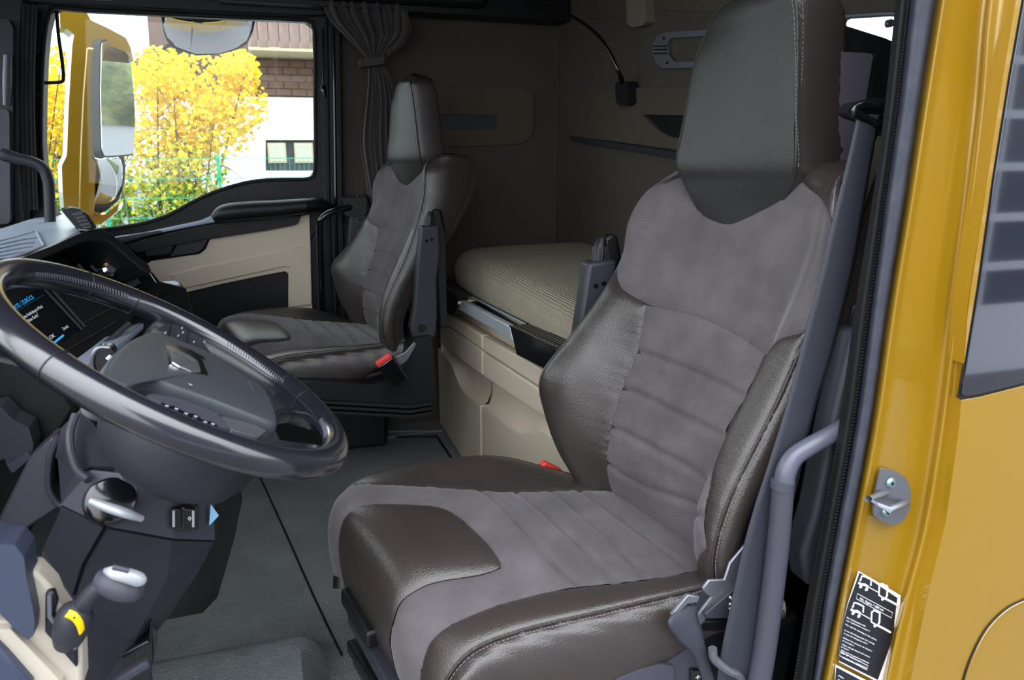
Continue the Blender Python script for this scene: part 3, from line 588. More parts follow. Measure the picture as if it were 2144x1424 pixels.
# ---- copy for the passenger side
S2 = SEAT.copy(); COL.objects.link(S2); S2.location = (.72-.338, 1.28+1.55, .113); S2.scale = (.9, .9, .9); S2.rotation_euler = (0, 0, .03)
S2['label'] = 'smaller looking passenger seat in front of the curtain and far door'
for ch in list(SEAT.children):
    c = ch.copy(); COL.objects.link(c); c.parent = S2
    if ch.name.startswith('armrest'): c.location.x -= .03
    for g in ch.children: d_ = g.copy(); COL.objects.link(d_); d_.parent = c
# ---- parts of the driver seat only
def buckle(u, v, y, S_, sc=1.0, parent=None, flip=1):
    p = at(u, v, 'y', y); off = parent
    R = Matrix.Rotation(-.55*flip, 3, 'Y'); s = sc
    def bb(name, c, d, m, bev): vs, fs = boxraw((0, 0, 0), d, R); return obj(name, [v_+p+R @ Vector(c) for v_ in vs], fs, m, off, bevel=bev)
    b_ = bb('belt_buckle', (0, 0, -.045*s), (.062*s, .03*s, .095*s), M_black_gloss, .006); off = b_
    q = bb('release_button', (0, 0, .005*s), (.056*s, .024*s, .022*s), M_red, .004); q['label'] = 'red release button'
    return b_
pb = lambda root: root
b1 = buckle(1150, 985, 1.60, 1, parent=SEAT, flip=-1)
base = plate('seat_base', [V(.20, 1.04, .30), V(.20, 1.04, .02), V(.86, 1.03, .02), V(.90, 1.03, .40), V(.80, 1.03, .36), V(.6, 1.03, .33)], (0, .50, 0), M_black, SEAT, bevel=.012)
# side cover with the recline lever
cov = plate('side_cover', rnd(Y([(1150, 1440), (1268, 1398), (1351, 1362), (1385, 1334), (1402, 1318), (1440, 1345), (1475, 1370), (1500, 1440), (1500, 1700), (1150, 1700)], .992), .12, 3), (0, .035, 0), M_mid, SEAT, bevel=.008)
plate('cover_step', rnd(Y([(1290, 1424), (1340, 1402), (1385, 1391), (1410, 1395), (1412, 1440), (1290, 1440)], .985), .12, 3), (0, .02, 0), M_mid, SEAT, bevel=.004)
plate('memory_switch', rnd(Y([(1447, 1404), (1466, 1404), (1468, 1450), (1448, 1450)], .984), .12, 2), (0, .01, 0), M_black_gloss, SEAT, bevel=.002)
pp = at(1455, 1426, 'y', .982); text('switch_mark', '+', pp, (1, 0, 0), (0, 0, 1), .018, M_white, SEAT)
rc = plate('recline_plate', Y([(1471, 1233), (1485, 1215), (1517, 1214), (1528, 1180), (1562, 1140), (1574, 1180), (1543, 1228), (1478, 1290), (1480, 1297), (1463, 1316), (1459, 1290), (1490, 1251), (1480, 1246)], .975), (0, .006, 0), M_alu, SEAT, bevel=.002)
rc['label'] = 'bare metal recliner plate'
cp = plate('control_panel', rnd(Y([(1476, 1287), (1545, 1228), (1562, 1293), (1480, 1296)], .965), .08, 2), (0, .06, 0), M_dark, SEAT, bevel=.004)
for i, (u, v) in enumerate([(1528, 1250), (1528, 1264), (1528, 1274)]):
    p = at(u, v, 'y', .964); tube('control_mark', [p, p+V(.004, 0, -.004)], .0018, M_white, cp, seg=6, smooth_n=1)
plate('lower_black_cover', Y([(1466, 1300), (1562, 1296), (1570, 1500), (1480, 1500)], .985), (0, .04, 0), M_black, SEAT, bevel=.004)  # plain black plate filling the area under the control panel
# front controls below the cushion: slider bar, knob and sled rails
def bar(name, p, q, w, h, m, parent=SEAT, bevel=.006, **k):
    p, q = Vector(p), Vector(q); d = (q-p); L = d.length; ang = math.atan2(d.y, d.x); el = math.asin(d.z/L)
    R = Matrix.Rotation(ang, 3, 'Z') @ Matrix.Rotation(-el, 3, 'Y'); vs, fs = boxraw((0, 0, 0), (L, w, h), R); c = (p+q)/2
    return obj(name, [v_+c for v_ in vs], fs, m, parent, bevel=bevel, **k)
p0, p1 = at(738, 1240, 'z', .40), at(795, 1335, 'z', .38)
bar('slide_handle', p0, p1, .05, .035, M_black)
pm = at(766, 1272, 'z', .42); text('handle_mark', 'I', pm, (1, -.3, 0), (0, -.5, .8), .02, M_white, SEAT, extrude=.001)
q0, q1 = at(722, 1228, 'z', .40), at(716, 1195, 'z', .43)
tube('tilt_knob', [at(720, 1228, 'z', .385), at(719, 1205, 'z', .405)], [.022, .020], M_black, SEAT, seg=20, smooth_n=1)
tube('knob_ring', [at(718, 1196, 'z', .418)+V(.009*math.cos(a), .009*math.sin(a), 0) for a in np.linspace(0, 5.6, 9)], .0018, M_white, SEAT, seg=6, smooth_n=2)
for (a_, b_, z, w, m) in [((742, 1290), (860, 1500), .34, .03, M_dark), ((750, 1345), (850, 1500), .28, .05, M_black), ((752, 1375), (830, 1520), .22, .03, M_dark)]:
    bar('sled_rail', at(*a_, 'z', z), at(*b_, 'z', z), w, .03, m)
plate('sled_box', [V(.21, 1.52, .02), V(.23, 1.05, .02), V(.9, 1.05, .02), V(.9, 1.52, .02)], (0, 0, .28), M_black, SEAT, bevel=.01)
# ---- passenger seat: buckle and floor sled (local frame of the copy)
def local2(v): return S2.matrix_basis.inverted() @ Vector(v)
def obj_local(o):   # move world-built geometry into the copied seat
    for vtx in o.data.vertices: vtx.co = local2(vtx.co)
def padd(fn, *a, **k):
    o = fn(*a, **k); o.parent = S2; obj_local(o); return o
SEAT2 = S2
def pplate(name, pts, d, m, **k): o = plate(name, pts, d, m, None, **k); o.parent = S2; obj_local(o); return o
pplate('seat_base', rnd(Y([(650, 800), (776, 806), (832, 790), (846, 765), (855, 730), (870, 708), (903, 704), (906, 720), (914, 835), (900, 848), (850, 856), (680, 838), (600, 800)], 2.50), .1, 3), (0, .48, 0), M_black, bevel=.012)
for i, v in enumerate([846, 856, 866]):
    pplate('bellows_fold', Y([(640, v-8), (860, v+4), (905, v-4), (905, v+2), (860, v+10), (640, v-2)], 2.48+.01*i), (0, .5, 0), M_rubber, bevel=.003)
pplate('floor_sled', [V(-.1, 3.06, .005), V(.42, 3.06, .005), V(.45, 3.2, .005), V(-.1, 3.2, .005)], (0, 0, .22), M_black, bevel=.01)
b2 = buckle(806, 757, 2.42, 1, flip=1); b2.parent = S2; obj_local(b2)
for g in b2.children:
    for vtx in g.data.vertices: vtx.co = local2(vtx.co)
pplate('recline_plate', Y([(829, 748), (848, 738), (868, 716), (872, 722), (852, 756), (834, 768)], 2.46), (0, .006, 0), M_alu, bevel=.002)

# ================================================================== DRIVER SEAT BELT, GRAB HANDLE, PILLAR FITTINGS
def ribbon(name, rows, m, parent, th=.0015):
    """webbing from rows of (left point, right point)"""
    L = catmull([r[0] for r in rows], 6); R_ = catmull([r[1] for r in rows], 6); vs = []; n = len(L)
    for a, b in zip(L, R_):
        for t in np.linspace(0, 1, 7): vs.append(Vector(a+(b-a)*t)+V(0, -.0025*math.sin(math.pi*t), 0))
    fs = [(i*7+j, i*7+j+1, i*7+j+8, i*7+j+7) for i in range(n-1) for j in range(6)]
    o = obj(name, vs, fs, m, parent, split=180); s = o.modifiers.new('t', 'SOLIDIFY'); s.thickness = th; return o
belt = thing('seat_belt', 'grey webbing seat belt hanging beside the driver backrest', 'seat belt', (.85, .97, .45))
rows = [(240, 1795, 1843, .985), (330, 1775, 1825, .98), (468, 1741, 1802, .97), (570, 1718, 1784, .965), (727, 1677, 1745, .96), (853, 1645, 1706, .955), (1000, 1599, 1672, .95), (1068, 1577, 1656, .948), (1180, 1548, 1632, .945), (1374, 1508, 1612, .94), (1440, 1500, 1606, .94)]
ribbon('shoulder_webbing', [(at(l, v, 'y', y), at(r, v, 'y', y)) for v, l, r, y in rows], M_webbing, belt)
ribbon('retractor_webbing', [(at(l, v, 'y', y), at(r, v, 'y', y)) for v, l, r, y in [(285, 1838, 1862, 1.0), (400, 1788, 1822, .995), (505, 1752, 1790, .99), (575, 1778, 1800, 1.02)]], mat('olive_grey_webbing', (96, 90, 80), .6), belt)
tube('belt_guide', [at(u, v, 'y', .985) for u, v in [(1786, 232), (1800, 222), (1825, 219), (1850, 226), (1862, 250), (1840, 262), (1812, 250), (1795, 240)]], .008, M_black_gloss, belt, seg=10, closed=True, smooth_n=4)
plate('guide_cover', rnd(Y([(1788, 234), (1802, 216), (1850, 205), (1882, 208), (1882, 290), (1850, 262), (1802, 246)], 1.0), .1, 2), (0, .04, 0), M_black, belt, bevel=.008)
ribbon('lap_webbing', [(at(*a_, 'y', ya), at(*b_, 'y', yb)) for a_, ya, b_, yb in [((1436, 1262), .975, (1462, 1268), .975), ((1398, 1300), .955, (1460, 1290), .965), ((1420, 1340), .95, (1470, 1325), .955), ((1452, 1372), .948, (1480, 1370), .95), ((1476, 1440), .945, (1502, 1440), .945)]], M_webbing, belt)
tg = plate('belt_tongue', Y([(1405, 1290), (1441, 1246), (1466, 1250), (1462, 1262), (1440, 1266), (1412, 1292)], .962), (0, .008, 0), M_alu, belt, bevel=.002)
tg['label'] = 'metal tongue with a blue tinted end'
tube('anchor_bracket', Y([(1492, 1358), (1496, 1380), (1525, 1404), (1546, 1414), (1560, 1440)], .935), .0075, M_alu, belt, seg=8)
gh = thing('entry_rail', 'thick grey grab handle rising beside the driver seat at the gold pillar', 'handle', tuple(at(1580, 1424, 'y', .92)))
hpts = [(1575, 1500), (1598, 1380), (1616, 1250), (1630, 1130), (1640, 1015)]
tube('handle_sleeve', Y(hpts, .92), [.0188, .0185, .018, .0175, .0168], M_mid, gh, seg=20)
tube('handle_bend', Y([(1641, 1022), (1645, 990), (1662, 958), (1695, 935), (1740, 910), (1790, 880)], .925), [.0160, .0158, .0150, .0145, .0142, .014], mat('worn_grey_bar', (78, 80, 92), .33), gh, seg=20)
tube('sleeve_collar', Y([(1637, 1022), (1639, 1008)], .921), .0182, M_mid, gh, seg=20, smooth_n=1)
tube('foot_bracket', [at(1575, 1500, 'y', .92), V(.72, 1.0, .33)], .012, M_black, gh, seg=10, smooth_n=1)
bt = thing('belt_tower', 'dark violet grey moulding behind the driver headrest', 'trim', (1.05, 1.12, .9))
plate('tower_front', rnd(Y([(1700, 105), (1829, 112), (1812, 213), (1771, 351), (1757, 356), (1700, 335)], 1.14), .06, 2), (0, .2, 0), mat('violet_grey_vinyl', (70, 66, 76), .6), bt, bevel=.01)
plate('tower_top', Y([(1700, 20), (1748, 42), (1862, 78), (1900, 95), (1900, 700), (1790, 700), (1795, 352), (1828, 118), (1700, 110)], 1.15), (0, .15, 0), M_black, bt, bevel=.01)
wrw = plate('window_2', [p+V(.02, 0, 0) for p in rear_win], (.004, 0, 0), M_glass, None, bevel=0, kind='structure')
tube('window_frame', rear_win, .006, M_alu, wrw, closed=True, smooth_n=1, seg=8)
tube('window_catch', X([(1858, 50), (1866, 48)], XB-.02), .008, M_alu, wrw, seg=10, smooth_n=1)
# striker
sk = thing('door_striker', 'steel latch striker plate with square loop screwed to the gold pillar', 'latch', tuple(at(1865, 1050, 'y', .87)))
ys = .864
plate('striker_plate', rnd(Y([(1845, 980), (1878, 988), (1900, 1005), (1908, 1030), (1906, 1062), (1895, 1088), (1872, 1102), (1845, 1092), (1828, 1078), (1832, 1040), (1838, 1010)], ys), .18, 3), (0, .004, 0), M_alu, sk, bevel=.001)
lp = [at(1855, 1032, 'y', ys), at(1818, 1045, 'y', ys-.035), at(1860, 1068, 'y', ys-.04), at(1898, 1052, 'y', ys)]
tube('striker_loop', lp, .0052, M_alu, sk, seg=12, smooth_n=1)
for u, v in ((1865, 1011), (1856, 1072)):
    p = at(u, v, 'y', ys-.001); tube('screw', [p, p+V(0, -.004, 0)], [.0085, .006], mat('green_zinc', (130, 160, 156), .35, metal=.7), sk, seg=12, smooth_n=1)
    tube('screw_socket', [p+V(0, -.0035, 0), p+V(0, -.0045, 0)], .003, M_black, sk, seg=6, smooth_n=1)
# warning labels
def label(name, px, lab, y):
    t = thing(name, lab, 'label', tuple(at(*px[0], 'y', y))); return t
yl = .868
wl_ = label('warning_label', [(1770, 1370)], 'black warning sticker with white lorry drawings on the gold pillar below the striker', yl)
wl_.rotation_euler = (0, 0, 0)
body_ = [(1800, 1199), (1879, 1252), (1873, 1300), (1872, 1330), (1838, 1424), (1757, 1384), (1757, 1368), (1764, 1310), (1776, 1265)]
plate('label_edge', Y([(1798, 1196), (1886, 1247), (1882, 1300), (1868, 1345), (1848, 1424), (1838, 1428), (1757, 1386), (1757, 1368), (1764, 1310), (1776, 1262)], yl), (0, .0008, 0), M_white, wl_, bevel=0)
plate('label_face', Y(body_, yl-.0004), (0, .0004, 0), M_label_black, wl_, bevel=0)
def dirs(u, v, du, dv, y): a_ = at(u, v, 'y', y); b_ = at(u+du, v+dv, 'y', y); return (b_-a_)
yt = yl-.0008
def lines(parent, L):
    for s, u, v, h, u2, v2 in L:
        o_ = at(u, v, 'y', yt); e = at(u2, v2, 'y', yt)-o_; n_ = V(0, 0, 1) if True else None; k = h/1600*1.06
        ey = V(-.05, 0, 1); ey = (ey-e*(ey.dot(e)/e.length_squared)).normalized(); cu_w = .56*k*len(s); text('print', s, o_, e, ey, k, M_white, parent, extrude=.0001, squash=e.length/max(cu_w, 1e-4))
lines(wl_, [('Min. Engine + 000 min', 1799, 1255, 8, 1864, 1288), ('Bei Schleppbetrieb', 1772, 1294, 5, 1825, 1319), ('nur Seilwinde nutzen !', 1771, 1300, 5, 1838, 1331), ('Use only the winching at the vehicle', 1769, 1308, 5, 1859, 1354),
            ('to use the fixing points for towing', 1767, 1320, 5, 1856, 1362), ('in case of emergency only !', 1766, 1327, 5, 1834, 1358), ('Utiliser les anneaux de fixation', 1764, 1336, 5, 1851, 1377), ('et le crochet !', 1763, 1342, 5, 1798, 1359),
            ('Usare solo gli attacchi del veicolo', 1762, 1350, 5, 1846, 1389), ('previsti !', 1761, 1355, 5, 1786, 1368), ('Solo usar los ganchos indicados', 1760, 1362, 5, 1840, 1400), ('en el vehiculo', 1760, 1368, 5, 1822, 1396), ('MADE IN GERMANY', 1763, 1378, 6, 1812, 1400)])
for q in ([(1795, 1243), (1869, 1283), (1866, 1294), (1793, 1254)], [(1759, 1364), (1817, 1394), (1815, 1403), (1758, 1373)]):
    tube('print_frame', Y(q, yt), .0005, M_white, wl_, closed=True, smooth_n=1, seg=4)
def lorry(dx, dy, cut=False):
    P = lambda a, b: at(1780+dx+a, 1272+dy+b, 'y', yt)
    tube('drawn_crane', [P(4, 0), P(6, -2), P(8, -10), P(16, -8), P(28, -2), P(27, 10)], .0013, M_white, wl_, seg=5, smooth_n=1)
    tube('drawn_body', [P(2, 4), P(6, 8), P(14, 8), P(20, 12)], .0022, M_white, wl_, seg=5, smooth_n=1)
    for a, b in ((6, 12), (18, 18), (52, 38)): tube('drawn_wheel', [P(a, b), P(a, b)+V(0, -.0006, 0)], .0030, M_white, wl_, seg=12, smooth_n=1)
    tube('drawn_rope', [P(22, 13), P(42, 24)], .0008, M_white, wl_, seg=4, smooth_n=1)
    tube('drawn_cab', [P(44, 30), P(45, 10), P(50, 6), P(62, 12), P(61, 32), P(56, 38)], .0014, M_white, wl_, seg=5, smooth_n=1, closed=True)
    tube('drawn_trailer', [P(58, 38), P(70, 44), P(84, 52)], .0020, M_white, wl_, seg=5, smooth_n=1)
lorry(0, 0); lorry(16, -56)
w2 = label('warning_label', [(1770, 1424)], 'second black sticker cut off at the bottom edge below the lorry sticker', yl)
plate('label_edge', Y([(1750, 1392), (1836, 1436), (1830, 1500), (1745, 1480)], yl), (0, .0008, 0), M_white, w2, bevel=0)
plate('label_face', Y([(1751, 1397), (1832, 1440), (1826, 1500), (1745, 1480)], yl-.0004), (0, .0004, 0), M_label_black, w2, bevel=0)
lines(w2, [('Min', 1754, 1416, 6, 1768, 1423), ('Gewicht', 1753, 1424, 6, 1775, 1436)])

# ================================================================== BUNK
M_bei = M_beige
un = thing('storage_unit', 'beige drawer unit with wavy grip recesses under the bunk', 'cabinet', (.95, 2.2, 0))
xb = .69; YL = 3.185
box('carcass', (.985, (YL+1.68)/2, .32), (XB-xb-.08, YL-1.68, .62), M_bei, un, bevel=.004)
box('side_panel', (.98, YL+.006, .33), (.57, .02, .64), M_bei, un, bevel=.004)
def ux(pts, x=xb): return X(pts, x)
ys_ = at(1010, 740, 'x', xb).y; y2 = 1.75
def lev(y, row):   # heights of the three front joints along the unit
    pts = sorted([(q.y, q.z) for q in X([[(913, 641), (1010, 701), (1141, 776), (1215, 818)], [(915, 667), (1010, 735), (1134, 817), (1215, 870)], [(915, 716), (1009, 786), (1142, 874), (1215, 925)]][row], xb)])
    return float(np.interp(y, [p_[0] for p_ in pts], [p_[1] for p_ in pts]))
def drawer(ya, yb, ra, rb): return plate('drawer_front', [V(xb, ya-.004, lev(ya, ra)-.003), V(xb, yb+.004, lev(yb, ra)-.003), V(xb, yb+.004, lev(yb, rb)+.003), V(xb, ya-.004, lev(ya, rb)+.003)], (.03, 0, 0), M_bei, un, bevel=.006, seg=3)
z1, z2, z3 = at(914, 637, 'x', xb).z, at(915, 668, 'x', xb).z, at(915, 716, 'x', xb).z
z1 = .60; z2 = .525; z3 = .445
for ya, yb in ((YL, ys_), (ys_, y2)):
    drawer(ya, yb, 0, 1); drawer(ya, yb, 1, 2)
# tilting bins with wavy lips
yb_ = at(1004, 850, 'x', xb).y
wave = [(0.0, .425), (.035, .42), (.10, .405), (.17, .35), (.23, .325), (.36, .315), (.44, .300), (.55, .285)]
def bin_(ya, yb, lips):
    f = ux(lips, xb); f = [Vector(q) for q in catmull(f, 4)]
    face = f+[V(xb, f[-1].y, .05), V(xb+.015, f[-1].y, .015), V(xb+.015, f[0].y, .015), V(xb, f[0].y, .05)]
    plate('bin_front', [V(xb, p.y, p.z) for p in f]+[V(xb, f[-1].y, .012), V(xb, f[0].y, .012)], (.03, 0, 0), M_bei, un, bevel=.007, seg=3)
    vs = []; fs = []; n = len(f)
    for p in f: vs += [p+V(.004, 0, -.003), p+V(.028, 0, .010), p+V(.042, 0, .045), p+V(.046, 0, .14)]
    for i in range(n-1):
        for j in range(3): fs.append((i*4+j, i*4+j+1, i*4+j+5, i*4+j+4))
    obj('grip_recess', vs, fs, M_bei, un, split=180)
bin_(0, 0, [(917, 730), (930, 745), (945, 764), (955, 790), (964, 810), (977, 827), (1005, 849)])
bin_(0, 0, [(1009, 852), (1032, 868), (1058, 888), (1081, 906), (1095, 910), (1122, 905), (1150, 920), (1185, 942), (1215, 962)])
# perforated step rail with silver bar
sr = thing('step_rail', 'black perforated step rail with silver grip bar along the bunk edge', 'rail', (.7, 2.5, .66))
xr = .655
def rail_front(pts): return X(pts, xr)
plate('rail_block', rail_front([(901.5, 587), (958, 624), (955, 655), (944, 660), (901, 632)]), (.04, 0, 0), M_black_gloss, sr, bevel=.004)
plate('rail_block', rail_front([(1067, 684), (1163, 729), (1185, 741), (1185, 800), (1141, 775), (1081, 744)]), (.04, 0, 0), M_black_gloss, sr, bevel=.004)
gb_ = plate('grip_bar', rail_front([(966, 629), (1067, 683), (1073, 714), (959, 648)]), (.022, 0, 0), M_silverp, sr, bevel=.004, seg=3); gb_['label'] = 'silver grip bar'
fr = [at(901.5, 587, 'x', xr), at(958, 623, 'x', xr), at(1010, 651, 'x', xr), at(1067, 683, 'x', xr), at(1163, 728, 'x', xr), at(1185, 740, 'x', xr)]
for p in fr: p.x += .002
dd = [.075, .075, .09, .09, .075, .075]; bk = [p+V(d, 0, .004) for p, d in zip(fr, dd)]
for s_ in ((0, 1), (3, 5)): plate('rail_tray', [V(p.x, p.y, p.z-.016) for p in fr[s_[0]:s_[1]+1]]+[V(p.x, p.y, p.z-.016) for p in bk[s_[0]:s_[1]+1][::-1]], (0, 0, -.01), M_beige, sr, bevel=0)
lat = []
def lattice(a0, a1, b0, b1, n, k):
    for i in range(n+1):
        t = i/n; lat.append(tube('', [a0.lerp(a1, t), b0.lerp(b1, t)], .0016, None, raw=True, seg=4, smooth_n=1))
    for j in range(k+1):
        s_ = j/k; p, q = a0.lerp(b0, s_), a1.lerp(b1, s_); lat.append(tube('', [p, q], .0020 if 0 < j < k else .004, None, raw=True, seg=4, smooth_n=1))
lattice(fr[0], fr[1], bk[0], bk[1], 26, 7); 
m0, m1 = fr[1]+V(.055, 0, .003), fr[3]+V(.055, 0, .003); lattice(m0, m1, bk[1], bk[3], 44, 3)
lattice(fr[3], fr[4], bk[3], bk[4], 36, 7); lattice(fr[4], fr[5], bk[4], bk[5], 30, 7)
v_, f_ = merge(lat); obj('perforated_top', v_, f_, M_black_gloss, sr, kind='stuff', split=20)
bar('rail_inner_edge', m0+V(0, 0, -.004), m1+V(0, 0, -.004), .006, .010, M_silverp, parent=sr, bevel=.002)
plate('rail_well', [fr[1]+V(.02, 0, -.02), fr[3]+V(.02, 0, -.02), bk[3]+V(0, 0, -.02), bk[1]+V(0, 0, -.02)], (0, 0, -.01), M_black, sr, bevel=0)
# mattress
mt = thing('mattress', 'beige woven bunk mattress with rounded edge behind the seats', 'mattress', (1.0, 2.1, .66))
mr = []
prof = [(.745, .675), (.722, .70), (.715, .745), (.722, .79), (.75, .825), (.80, .842), (.95, .848), (1.1, .85), (1.25, .85)]
ys2 = [3.06, 3.045, 3.0, 2.9, 2.7, 2.4, 2.2, 2.0, 1.85, 1.75, 1.68]
for i, y in enumerate(ys2):
    e = {0: .55, 1: .25, 2: .07}.get(i, 0); mr.append([V(x+(.06*e if x < 1.2 else 0), y, z-(z-.74)*e*.9) for x, z in prof])
ms = Surf(mr); 
grid('mattress_cover', ms, 60, 90, M_matt, mt)
plate('mattress_core', [V(.76, 3.03, .665), V(1.25, 3.03, .665), V(1.25, 1.70, .665), V(.76, 1.70, .665)], (0, 0, .13), M_matt, mt, bevel=.01)
plate('mattress_tail', [V(1.09, 1.70, .665), V(1.25, 1.70, .665), V(1.25, 1.0, .665), V(1.09, 1.0, .665)], (0, 0, .18), M_matt, mt, bevel=.03)
box('unit_tail', (1.17, 1.35, .32), (.15, .66, .62), M_bei, un, bevel=.004)
# ================================================================== SLEEPER FITTINGS
sh = thing('overhead_locker', 'black overhead locker along the top of the passenger side wall', 'locker', (.6, 3.2, 1.75))
plate('locker_body', X([], 0) if False else [V(-.1, 3.15, at(700, 12, 'y', 3.15).z), V(1.262, 3.15, at(1190, 47, 'y', 3.15).z+.004), V(1.262, 3.15, 2.15), V(-.1, 3.15, 2.15)], (0, .14, 0), M_black, sh, bevel=.006)
p = at(924, 10, 'y', 3.148); box('locker_gap', (p.x, 3.149, 1.95), (.004, .004, .36), M_rubber, sh, bevel=.001)
# rear wall panels
def wbx(pts, d=0): return X(pts, XB-.004-d)
back = bpy.data.objects['wall_back']
plate('upper_bunk_panel', rnd(wbx([(1195, -60), (1320, -60), (1700, -60), (1700, 28), (1560, 30), (1350, 20), (1300, 33), (1197, 45)]), .06, 3), (.01, 0, 0), M_wall2, back, bevel=.004)
plate('shelf_band', rnd(wbx([(1180, 190), (1290, 186), (1330, 184), (1500, 184), (1700, 190), (1700, 330), (1500, 316), (1420, 314), (1330, 302), (1195, 285)], .012), .04, 3), (.02, 0, 0), M_wall2, back, holes=[rnd(wbx([(1342, 240), (1500, 243), (1500, 290), (1405, 288), (1380, 276)], .012), .1, 3)], bevel=.006)
plate('shelf_pocket', wbx([(1335, 236), (1510, 238), (1510, 296), (1380, 292)], -.002), (.004, 0, 0), M_black, back, bevel=0)
plate('step_shadow_strip', wbx([(1190, 284), (1420, 318), (1600, 326), (1600, 340), (1420, 334), (1195, 296)], .02), (.03, 0, 0), M_dark, back, bevel=.003)  # dark strip painting the shadow below the shelf step
plate('lower_panel', wbx([(1180, 300), (1600, 345), (1700, 560), (1180, 440)], -.002), (.006, 0, 0), M_wall, back, bevel=.002)
st = plate('strap_clip', rnd(wbx([(1310, -30), (1330, -30), (1352, -20), (1352, 45), (1345, 54), (1322, 57), (1312, 50)], .03), .15, 3), (.035, 0, 0), mat('dark_beige_clip', (104, 94, 82), .7), None, bevel=.006, label='small beige clip hanging from the panel above the gooseneck lamp', cat='clip')  # clip in one even dark beige
sp = thing('vent_bezel', 'satin metal slotted bezel on the rear wall left of the driver headrest', 'bezel', tuple(at(1370, 105, 'x', XB-.01)))
bz = [(1375, 74), (1395, 67), (1480, 62), (1640, 62), (1660, 80), (1655, 130), (1640, 140), (1480, 141), (1385, 143), (1372, 130), (1366, 110), (1367, 90)]
hz_ = [(1402, 80), (1480, 75), (1625, 75), (1640, 90), (1630, 124), (1480, 128), (1412, 130), (1400, 115), (1397, 92)]
plate('bezel_ring', rnd(wbx(bz, .012), .15, 3), (.01, 0, 0), M_alu, sp, holes=[rnd(wbx(hz_, .012), .15, 3)], bevel=.002)
plate('bezel_cup', rnd(wbx(hz_, 0), .1, 2), (.003, 0, 0), M_wall, sp, bevel=0)
for v0 in (97, 104, 112): tube('bezel_slot', wbx([(1369, v0), (1396, v0)], .0135), .0022, M_black, sp, seg=6, smooth_n=1)
for u, v in ((1391, 80), (1398, 131)): p = at(u, v, 'x', XB-.017); tube('bezel_screw', [p, p+V(-.004, 0, 0)], .0045, M_black, sp, seg=10, smooth_n=1)
# gooseneck lamp
gl_ = thing('reading_lamp', 'black gooseneck reading lamp arching from the rear shelf', 'lamp', tuple(at(1300, 195, 'y', 2.62)))
pb_ = at(1300, 195, 'x', XB-.045)
plate('lamp_base', rnd(X([(1288, 172), (1312, 170), (1314, 215), (1308, 221), (1294, 221), (1289, 212)], XB-.05), .15, 3), (.04, 0, 0), M_black, gl_, bevel=.006)
gp = []
for k, (u, v) in enumerate([(1302, 172), (1299, 160), (1294, 148), (1277, 109), (1247, 69), (1201, 36), (1155, 16), (1102, 5), (1056, 1), (1048, 0)]):
    gp.append(at(u, v, 'x', XB-.05-.02*k))
tube('gooseneck', gp, [.010, .009, .0065, .006, .006, .006, .006, .006, .006, .006], M_black_gloss, gl_, seg=12)
tube('lamp_head', [gp[-2], gp[-1]+V(-.01, .02, .0), gp[-1]+V(-.025, .05, .018)], [.016, .022, .018], M_alu, gl_, seg=16)
# curtain
cu_ = thing('curtain', 'dark brown pleated curtain tied in the middle behind the passenger seat', 'curtain', tuple(at(790, 400, 'y', 3.2)))
yc = 3.17
crow = [(-20, 672, 852, 1), (15, 676, 849, 1), (45, 690, 848, 1), (75, 720, 842, .9), (100, 745, 818, .8), (122, 764, 803, .7), (136, 766, 801, .7), (160, 766, 818, .8), (210, 760, 832, .9), (300, 752, 838, 1), (400, 768, 842, 1), (500, 775, 845, 1), (620, 780, 848, 1)]
cv = []; NC = 120
for (v, l, r, am) in crow:
    for j in range(NC):
        t = j/(NC-1); w = at(l+(r-l)*t, v, 'y', yc); fold = (math.sin(t*math.pi*15+.6*math.sin(v*.02))*.6+math.sin(t*math.pi*26+2)*.4)*.014*am*(1.6 if v < 100 else 1); cv.append((w.x, w.y+fold-.02*am, w.z))
csf = Surf([[cv[i*NC+j] for j in range(NC)] for i in range(len(crow))]); cgo = grid('curtain_cloth', csf, 240, 70, M_curtain, cu_)
tube('curtain_hem_roll', Y([(845, 20), (852, 60), (838, 90), (812, 112)], yc-.03), [.012, .016, .014, .01], M_curtain, cu_, seg=12)
plate('curtain_tie', rnd(Y([(755, 124), (800, 118), (806, 121), (804, 134), (760, 140), (754, 134)], yc-.06), .15, 3), (0, .07, 0), mat('tie_band', (58, 52, 50), .8), cu_, bevel=.006)
tube('curtain_rail', Y([(640, 6), (750, 10), (870, 16)], 3.16), .008, M_black, cu_, seg=8)
# passenger side grab bar with bracket
gr_ = thing('grab_bar', 'black bent grab bar on the pillar behind the far door', 'handle', tuple(at(668, 640, 'y', 3.1)))
tube('bar', [at(u, v, 'y', y) for u, v, y in [(742, 432, 3.13), (715, 438, 3.1), (690, 446, 3.09), (674, 458, 3.09), (669, 475, 3.1), (671, 560, 3.14), (674, 660, 3.18)]], .013, M_black_gloss, gr_, seg=14)
plate('bar_bracket', rnd(Y([(720, 415), (768, 412), (768, 448), (745, 455), (722, 452)], 3.11), .1, 2), (0, .1, 0), M_black, gr_, bevel=.006)
gr2 = thing('grab_bar', 'black grab bar on the front pillar left of the window', 'handle', tuple(at(100, 460, 'y', 3.0)))
tube('bar', Y([(2, 322), (15, 326), (40, 333), (70, 340), (90, 352), (99, 372), (103, 400), (106, 500)], 3.05), [.02, .022, .02, .019, .019, .019, .018, .018], M_dark, gr2, seg=14)

